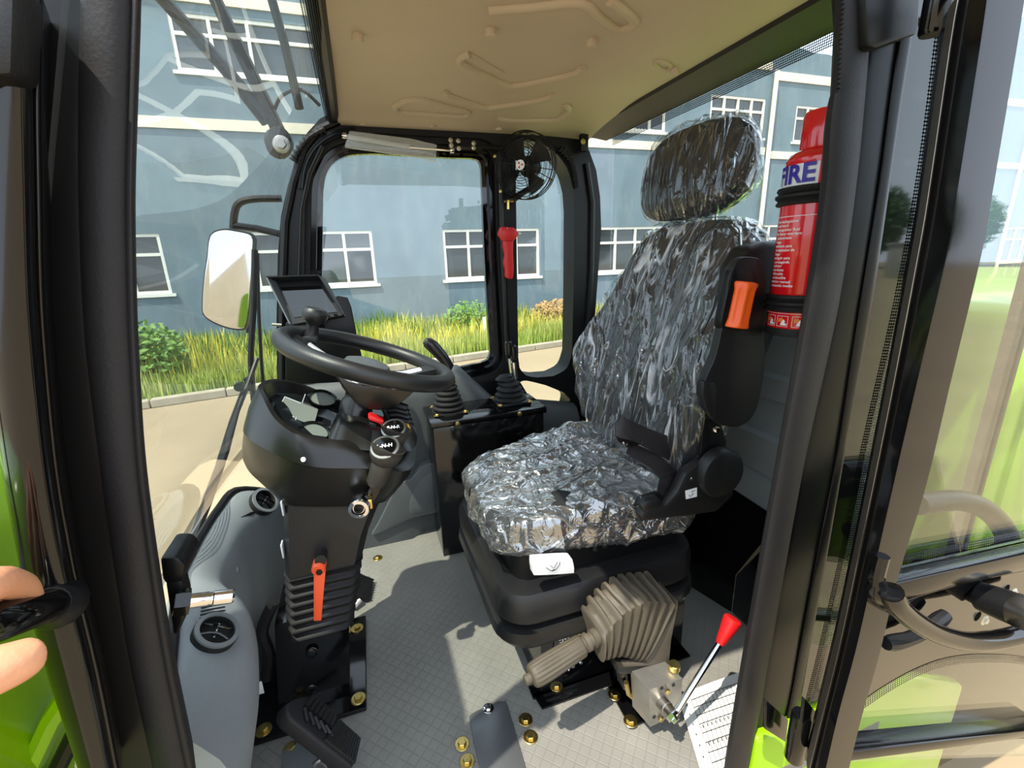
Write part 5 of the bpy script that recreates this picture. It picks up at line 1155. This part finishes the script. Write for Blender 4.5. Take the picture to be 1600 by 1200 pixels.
for k in range(17):
    for t in (.42, .6): pline((.15 + k * .0447, t), (.15 + k * .0447, t + .035), .0011)
for k in range(7): pline((.06, .15 + k * .11), (.06, .17 + k * .11), .0012)
obj('printed_table', mb, 'black_ink', pp, sharp=None, kind='stuff')
hp = obj('floor_hatch', MB().prism(ats(smooth_px([(733, 1120), (745, 1112), (780, 1097)], 2) + smooth_px([(788, 1098), (794, 1106), (830, 1230)], 2) + [(835, 1290), (772, 1290), (740, 1160)], z=.001), (0, 0, .003), .001), 'steel'); setp(hp, 'flat grey metal hatch plate screwed to the floor mat at the bottom edge', 'hatch')
hp.data.materials[0] = MATS['grey_metal'] if 'grey_metal' in MATS else mat('grey_metal', (104, 106, 108), .35, .55)
obj('screw', MB().hexbolt(at(763, 1107, z=.004), (0, 0, 1), .007), 'chrome', hp)
# ================================================================ SMALL THINGS
# fire extinguisher
fx = empty('fire_extinguisher', (.762, .62, .80), 'red fire extinguisher strapped upright behind the seat with white lettering', 'fire extinguisher')
FC = V((.762, .62, 0)); RB = .053
tc_ = V((-FC.x, -FC.y, 0)).normalized(); rt_ = V((-tc_.y, tc_.x, 0)); rt_ = rt_ if rt_.dot(V((.62, -.74, 0))) > 0 else -rt_
cyl = lambda th, z, r=RB: V((FC.x, FC.y, 0)) + (tc_ * math.cos(th) + rt_ * math.sin(th)) * r + V((0, 0, z))
zpx = lambda px, py: at(px, py, y=.62 - .0).z
zb = .805
obj('cylinder', MB().lathe([(RB * .93, zb), (RB, zb + .006), (RB, 1.082), (RB * .97, 1.087), (RB * .98, 1.091), (RB * .88, 1.100), (.034, 1.107), (.033, 1.110)], FC, (0, 0, 1), 48), 'red_paint', fx)
obj('cap', MB().lathe([(.0335, 1.104), (.0345, 1.109), (.0345, 1.155), (.032, 1.163), (0, 1.164)], FC, (0, 0, 1), 40), 'red_paint', fx)
obj('foot_ring', MB().lathe([(0, zb - .008), (RB * 1.02, zb - .008), (RB * 1.05, zb - .002), (RB * 1.03, zb + .006), (RB * .9, zb + .006)], FC, (0, 0, 1), 48), 'rubber', fx)
for zc in (1.035, .856):
    stp = obj('strap', MB().lathe([(RB + .0005, -.016), (RB + .006, -.015), (RB + .0075, -.012), (RB + .004, -.007), (RB + .009, -.003), (RB + .009, .001), (RB + .004, .004), (RB + .0075, .009), (RB + .006, .013), (RB + .0005, .014)], FC + V((0, 0, zc)), (0, 0, 1), 48), 'rubber', fx)
def patch(t0, t1, z0, z1, m, nm, off=.0006):
    n = 10; rows = [[cyl(lerp(t0, t1, i / n), z0, RB + off), cyl(lerp(t0, t1, i / n), z1, RB + off)] for i in range(n + 1)]
    return obj(nm, MB().loft(rows, False, False), m, fx, sharp=180)
def bent(txt, size, th, z, m, nm, bold=0, off=.0022, align='LEFT'):
    mb = text_mesh(txt, size, Matrix.Identity(4), 0.0, align, bold)
    mb.v = [cyl(th + p.x / RB, z + p.y, RB + off) for p in mb.v]
    return obj(nm, mb, m, fx, sharp=None, fix=False)
patch(-2.1, -.02, 1.0485, 1.082, 'white_plastic', 'label_band'); bent('FIRE', .040, -.10, 1.0655, 'blue_ink', 'lettering', .0012, align='RIGHT')
patch(.16, .7, 1.0485, 1.082, 'white_plastic', 'label_band')
for a, b in (((-1.5, .980), (.12, .980)), ):
    patch(-1.5, .12, 1.0005, 1.0015, 'white_ink', 'label_border'); patch(.12, .138, .880, 1.0015, 'white_ink', 'label_border')
lines = ['con extinguisher', 'and touch', 'extinguisher fluid', 'for flame retardant', 'contaminado', 'fuego', 'extintora para', 'la expansion de', 'fuego', 'extinguir para', 'y propaganda', 'extintor', 'retardante', 'inflamable', 'combustible', 'extintor manual', 'contenido medio']
for k, l in enumerate(lines): bent(l, .0066, -1.2 + (.03 if k % 3 else 0), .993 - k * .0067, 'white_ink', 'small_print', .00008, .0012)
patch(-1.4, .05, .8375, .8382, 'white_ink', 'label_border')
for t in (-1.12, -.68, -.20):
    for a, b, c, d in ((t, t + .36, .833, .8336), (t, t + .36, .8146, .8152), (t, t + .012, .8146, .8336), (t + .348, t + .36, .8146, .8336)): patch(a, b, c, d, 'white_ink', 'pictogram_border')
    fl_p = [(0, 0), (.006, -.001), (.008, .004), (.005, .009), (.004, .005), (.002, .008), (-.001, .004)]
    mb = MB(); vs_ = [cyl(t + .06 + x / RB, .823 + y, RB + .0009) for x, y in fl_p]; mb.add(vs_, [tuple(range(len(vs_)))]); obj('flame', mb, 'orange_ink', fx, sharp=None, fix=False)
    mb = MB(); sh_ = [(0, 0), (.010, 0), (.011, .003), (.007, .004), (.008, .007), (.005, .011), (.003, .007), (.001, .004)]
    vs_ = [cyl(t + .13 + x / RB, .817 + y, RB + .001) for x, y in sh_]; mb.add(vs_, [tuple(range(len(vs_)))]); obj('pictogram', mb, 'white_ink', fx, sharp=None, fix=False)
obj('mounting_bracket', MB().span((.80, .60, .78), (.89, .64, 1.10), .004), 'black_satin', fx)
# fan
fn = empty('fan', at(806, 318, y=1.5), 'black round wire guard fan mounted at the top of the window post', 'fan')
fc = at(819, 259, y=1.455); fnm = V((-.70, -.70, -.06)).normalized()
RF = .098
fu = V((0, 0, 1)); fu = (fu - fnm * fnm.z).normalized(); fv = fnm.cross(fu)
ringp = lambda r, h: [fc + fnm * h + (fu * math.cos(a) + fv * math.sin(a)) * r for a in [2 * math.pi * i / 48 for i in range(48)]]
cg = MB()
for i in range(11):
    r = .022 + i * .0076; cg.tube(ringp(r, .026 - .018 * (r / RF) ** 3), .0009, 5, True)
for h in (.004, -.012, -.028): cg.tube(ringp(RF, h), .0016, 6, True)
for k in range(6):
    a = 2 * math.pi * k / 6 + .3; d = fu * math.cos(a) + fv * math.sin(a); cg.tube([fc + d * .02 + fnm * .026, fc + d * .06 + fnm * .022, fc + d * RF + fnm * .004, fc + d * RF - fnm * .03], .0013, 5)
obj('wire_guard', cg, 'black_satin', fn)
cg = MB()
for i in range(4):
    r = .04 + i * .017; cg.tube(ringp(r, -.038), .0009, 5, True)
for k in range(6):
    a = 2 * math.pi * k / 6; d = fu * math.cos(a) + fv * math.sin(a); cg.tube([fc + d * .03 - fnm * .04, fc + d * RF - fnm * .03], .0014, 5)
obj('rear_guard', cg, 'black_satin', fn)
obj('motor', MB().lathe([(.028, -.07), (.032, -.06), (.032, -.03), (.02, -.025), (0, -.025)], fc, fnm, 24), 'black_plastic', fn)
for k in range(4):
    a0 = 2 * math.pi * k / 4 + .55; rows = []
    for r in (.016, .04, .065, .085):
        w_ = .30 + .12 * (r / .085); rows.append([fc + (fu * math.cos(a0 + q) + fv * math.sin(a0 + q)) * r + fnm * (-.008 + .012 * q / w_) for q in (-w_ * 1.1, -w_ * .4, w_ * .4, w_)])
    mb = MB(); mb.loft(rows, False, False); obj('fan_blade', mb, 'black_plastic', fn, sharp=180)
hb = obj('hub', MB().lathe([(.017, .018), (.017, .027), (.015, .029), (0, .0295)], fc, fnm, 28), 'black_paint', fn)
bd = obj('badge', MB().lathe([(.0148, .0292), (.0146, .0302), (0, .0303)], fc, fnm, 28), 'white_plastic', hb)
for k in range(3):
    a0 = 2 * math.pi * k / 3 + .5; P_ = [(.001, 0), (.0095, -.35), (.0112, .1), (.0085, .55), (.005, .35)]
    mb = MB(); mb.add([fc + fnm * .0306 + (fu * math.cos(a0 + t) + fv * math.sin(a0 + t)) * r for r, t in P_], [tuple(range(5))]); obj('blade_emblem', mb, 'red_ink', bd, sharp=None, fix=False)
obj('bracket', MB().tube([at(789, 312, y=1.50), at(800, 312, y=1.49), fc - fnm * .05 - V((0, 0, .06)), fc - fnm * .05], [.012, .012, .010, .010], 8), 'black_satin', fn)
obj('wing_screw', MB().tube([at(794, 313, y=1.48), at(794, 327, y=1.48)], .004, 8), 'zinc', fn)
obj('wing_screw', MB().tube([at(788, 315, y=1.48), at(802, 314, y=1.48)], .0035, 8), 'zinc', fn)
for px, py in ((773, 244), (860, 281), (782, 299)): obj('clip', MB().box(at(px, py, y=1.45), (.008, .006, .01), .002), 'zinc', fn)
# emergency hammer
hm = empty('emergency_hammer', at(796, 436, y=1.52), 'red plastic emergency hammer clipped to the window post below the fan', 'hammer')
hx = smooth_px([(788, 372), (787, 385), (790, 398), (788, 410), (791, 422), (791, 433), (797, 436), (802, 434), (803, 415), (802, 395), (803, 372)], 2)
obj('handle', MB().prism(ats(hx, y=1.495), (0, .022, 0), .004), 'red_plastic', hm)
obj('head', MB().prism(ats([(784, 354), (803, 355), (810, 362), (810, 368), (802, 377), (788, 377), (780, 366)], y=1.49), (0, .03, 0), .004), 'red_plastic', hm)
obj('tip', MB().lathe([(.004, 0), (.004, .006), (0, .016)], at(808, 365, y=1.5), (1, 0, 0), 10), 'chrome', hm)
obj('screw', MB().lathe([(.004, 0), (.003, .002), (0, .002)], at(794, 357, y=1.489), (0, -1, 0), 10), 'chrome', hm)
# gas strut over the window, still in its plastic sleeve
gs = empty('gas_strut', at(620, 228, y=1.49), 'thin gas strut above the window, half covered by a clear plastic sleeve', 'strut')
obj('tube', MB().tube([at(540, 213, y=1.495), at(640, 230, y=1.495)], .006, 10), 'silver_plastic', gs)
obj('rod', MB().tube([at(640, 230, y=1.495), at(704, 235, y=1.495)], .003, 8), 'chrome', gs)
for px, py in ((538, 212), (706, 235)): obj('ball_joint', MB().lathe([(0, -.008), (.007, -.006), (.008, 0), (.007, .006), (0, .008)], at(px, py, y=1.492), (1, 0, 0), 12), 'chrome', gs)
obj('sleeve', MB().prism(ats([(546, 204), (640, 216), (683, 226), (681, 252), (640, 243), (538, 229), (543, 215)], y=1.482), (0, .016, 0), .002), 'clear_plastic', gs)
ha = empty('window_latch', at(720, 232, y=1.5), 'black latch bar with chrome bolts beside the fan', 'latch')
obj('bar', MB().tube([at(700, 228, y=1.50), at(790, 231, y=1.50)], .007, 8), 'black_satin', ha)
for px, py in ((704, 219), (705, 227), (716, 220), (717, 232), (740, 224), (740, 231)): obj('bolt', MB().hexbolt(at(px, py, y=1.494), (0, -1, 0), .004), 'chrome', ha)
wl_ = empty('window_catch', at(455, 590, y=1.5), 'small black catch on the side window frame behind the dash', 'catch')
obj('lever', MB().tube(smooth_path(ats([(452, 575), (462, 583), (478, 580)], y=1.5), 3), .004, 8), 'chrome', wl_)
obj('base', MB().prism(ats([(446, 560), (458, 560), (458, 600), (446, 600)], y=1.51), (0, .015, 0), .002), 'black_paint', wl_)
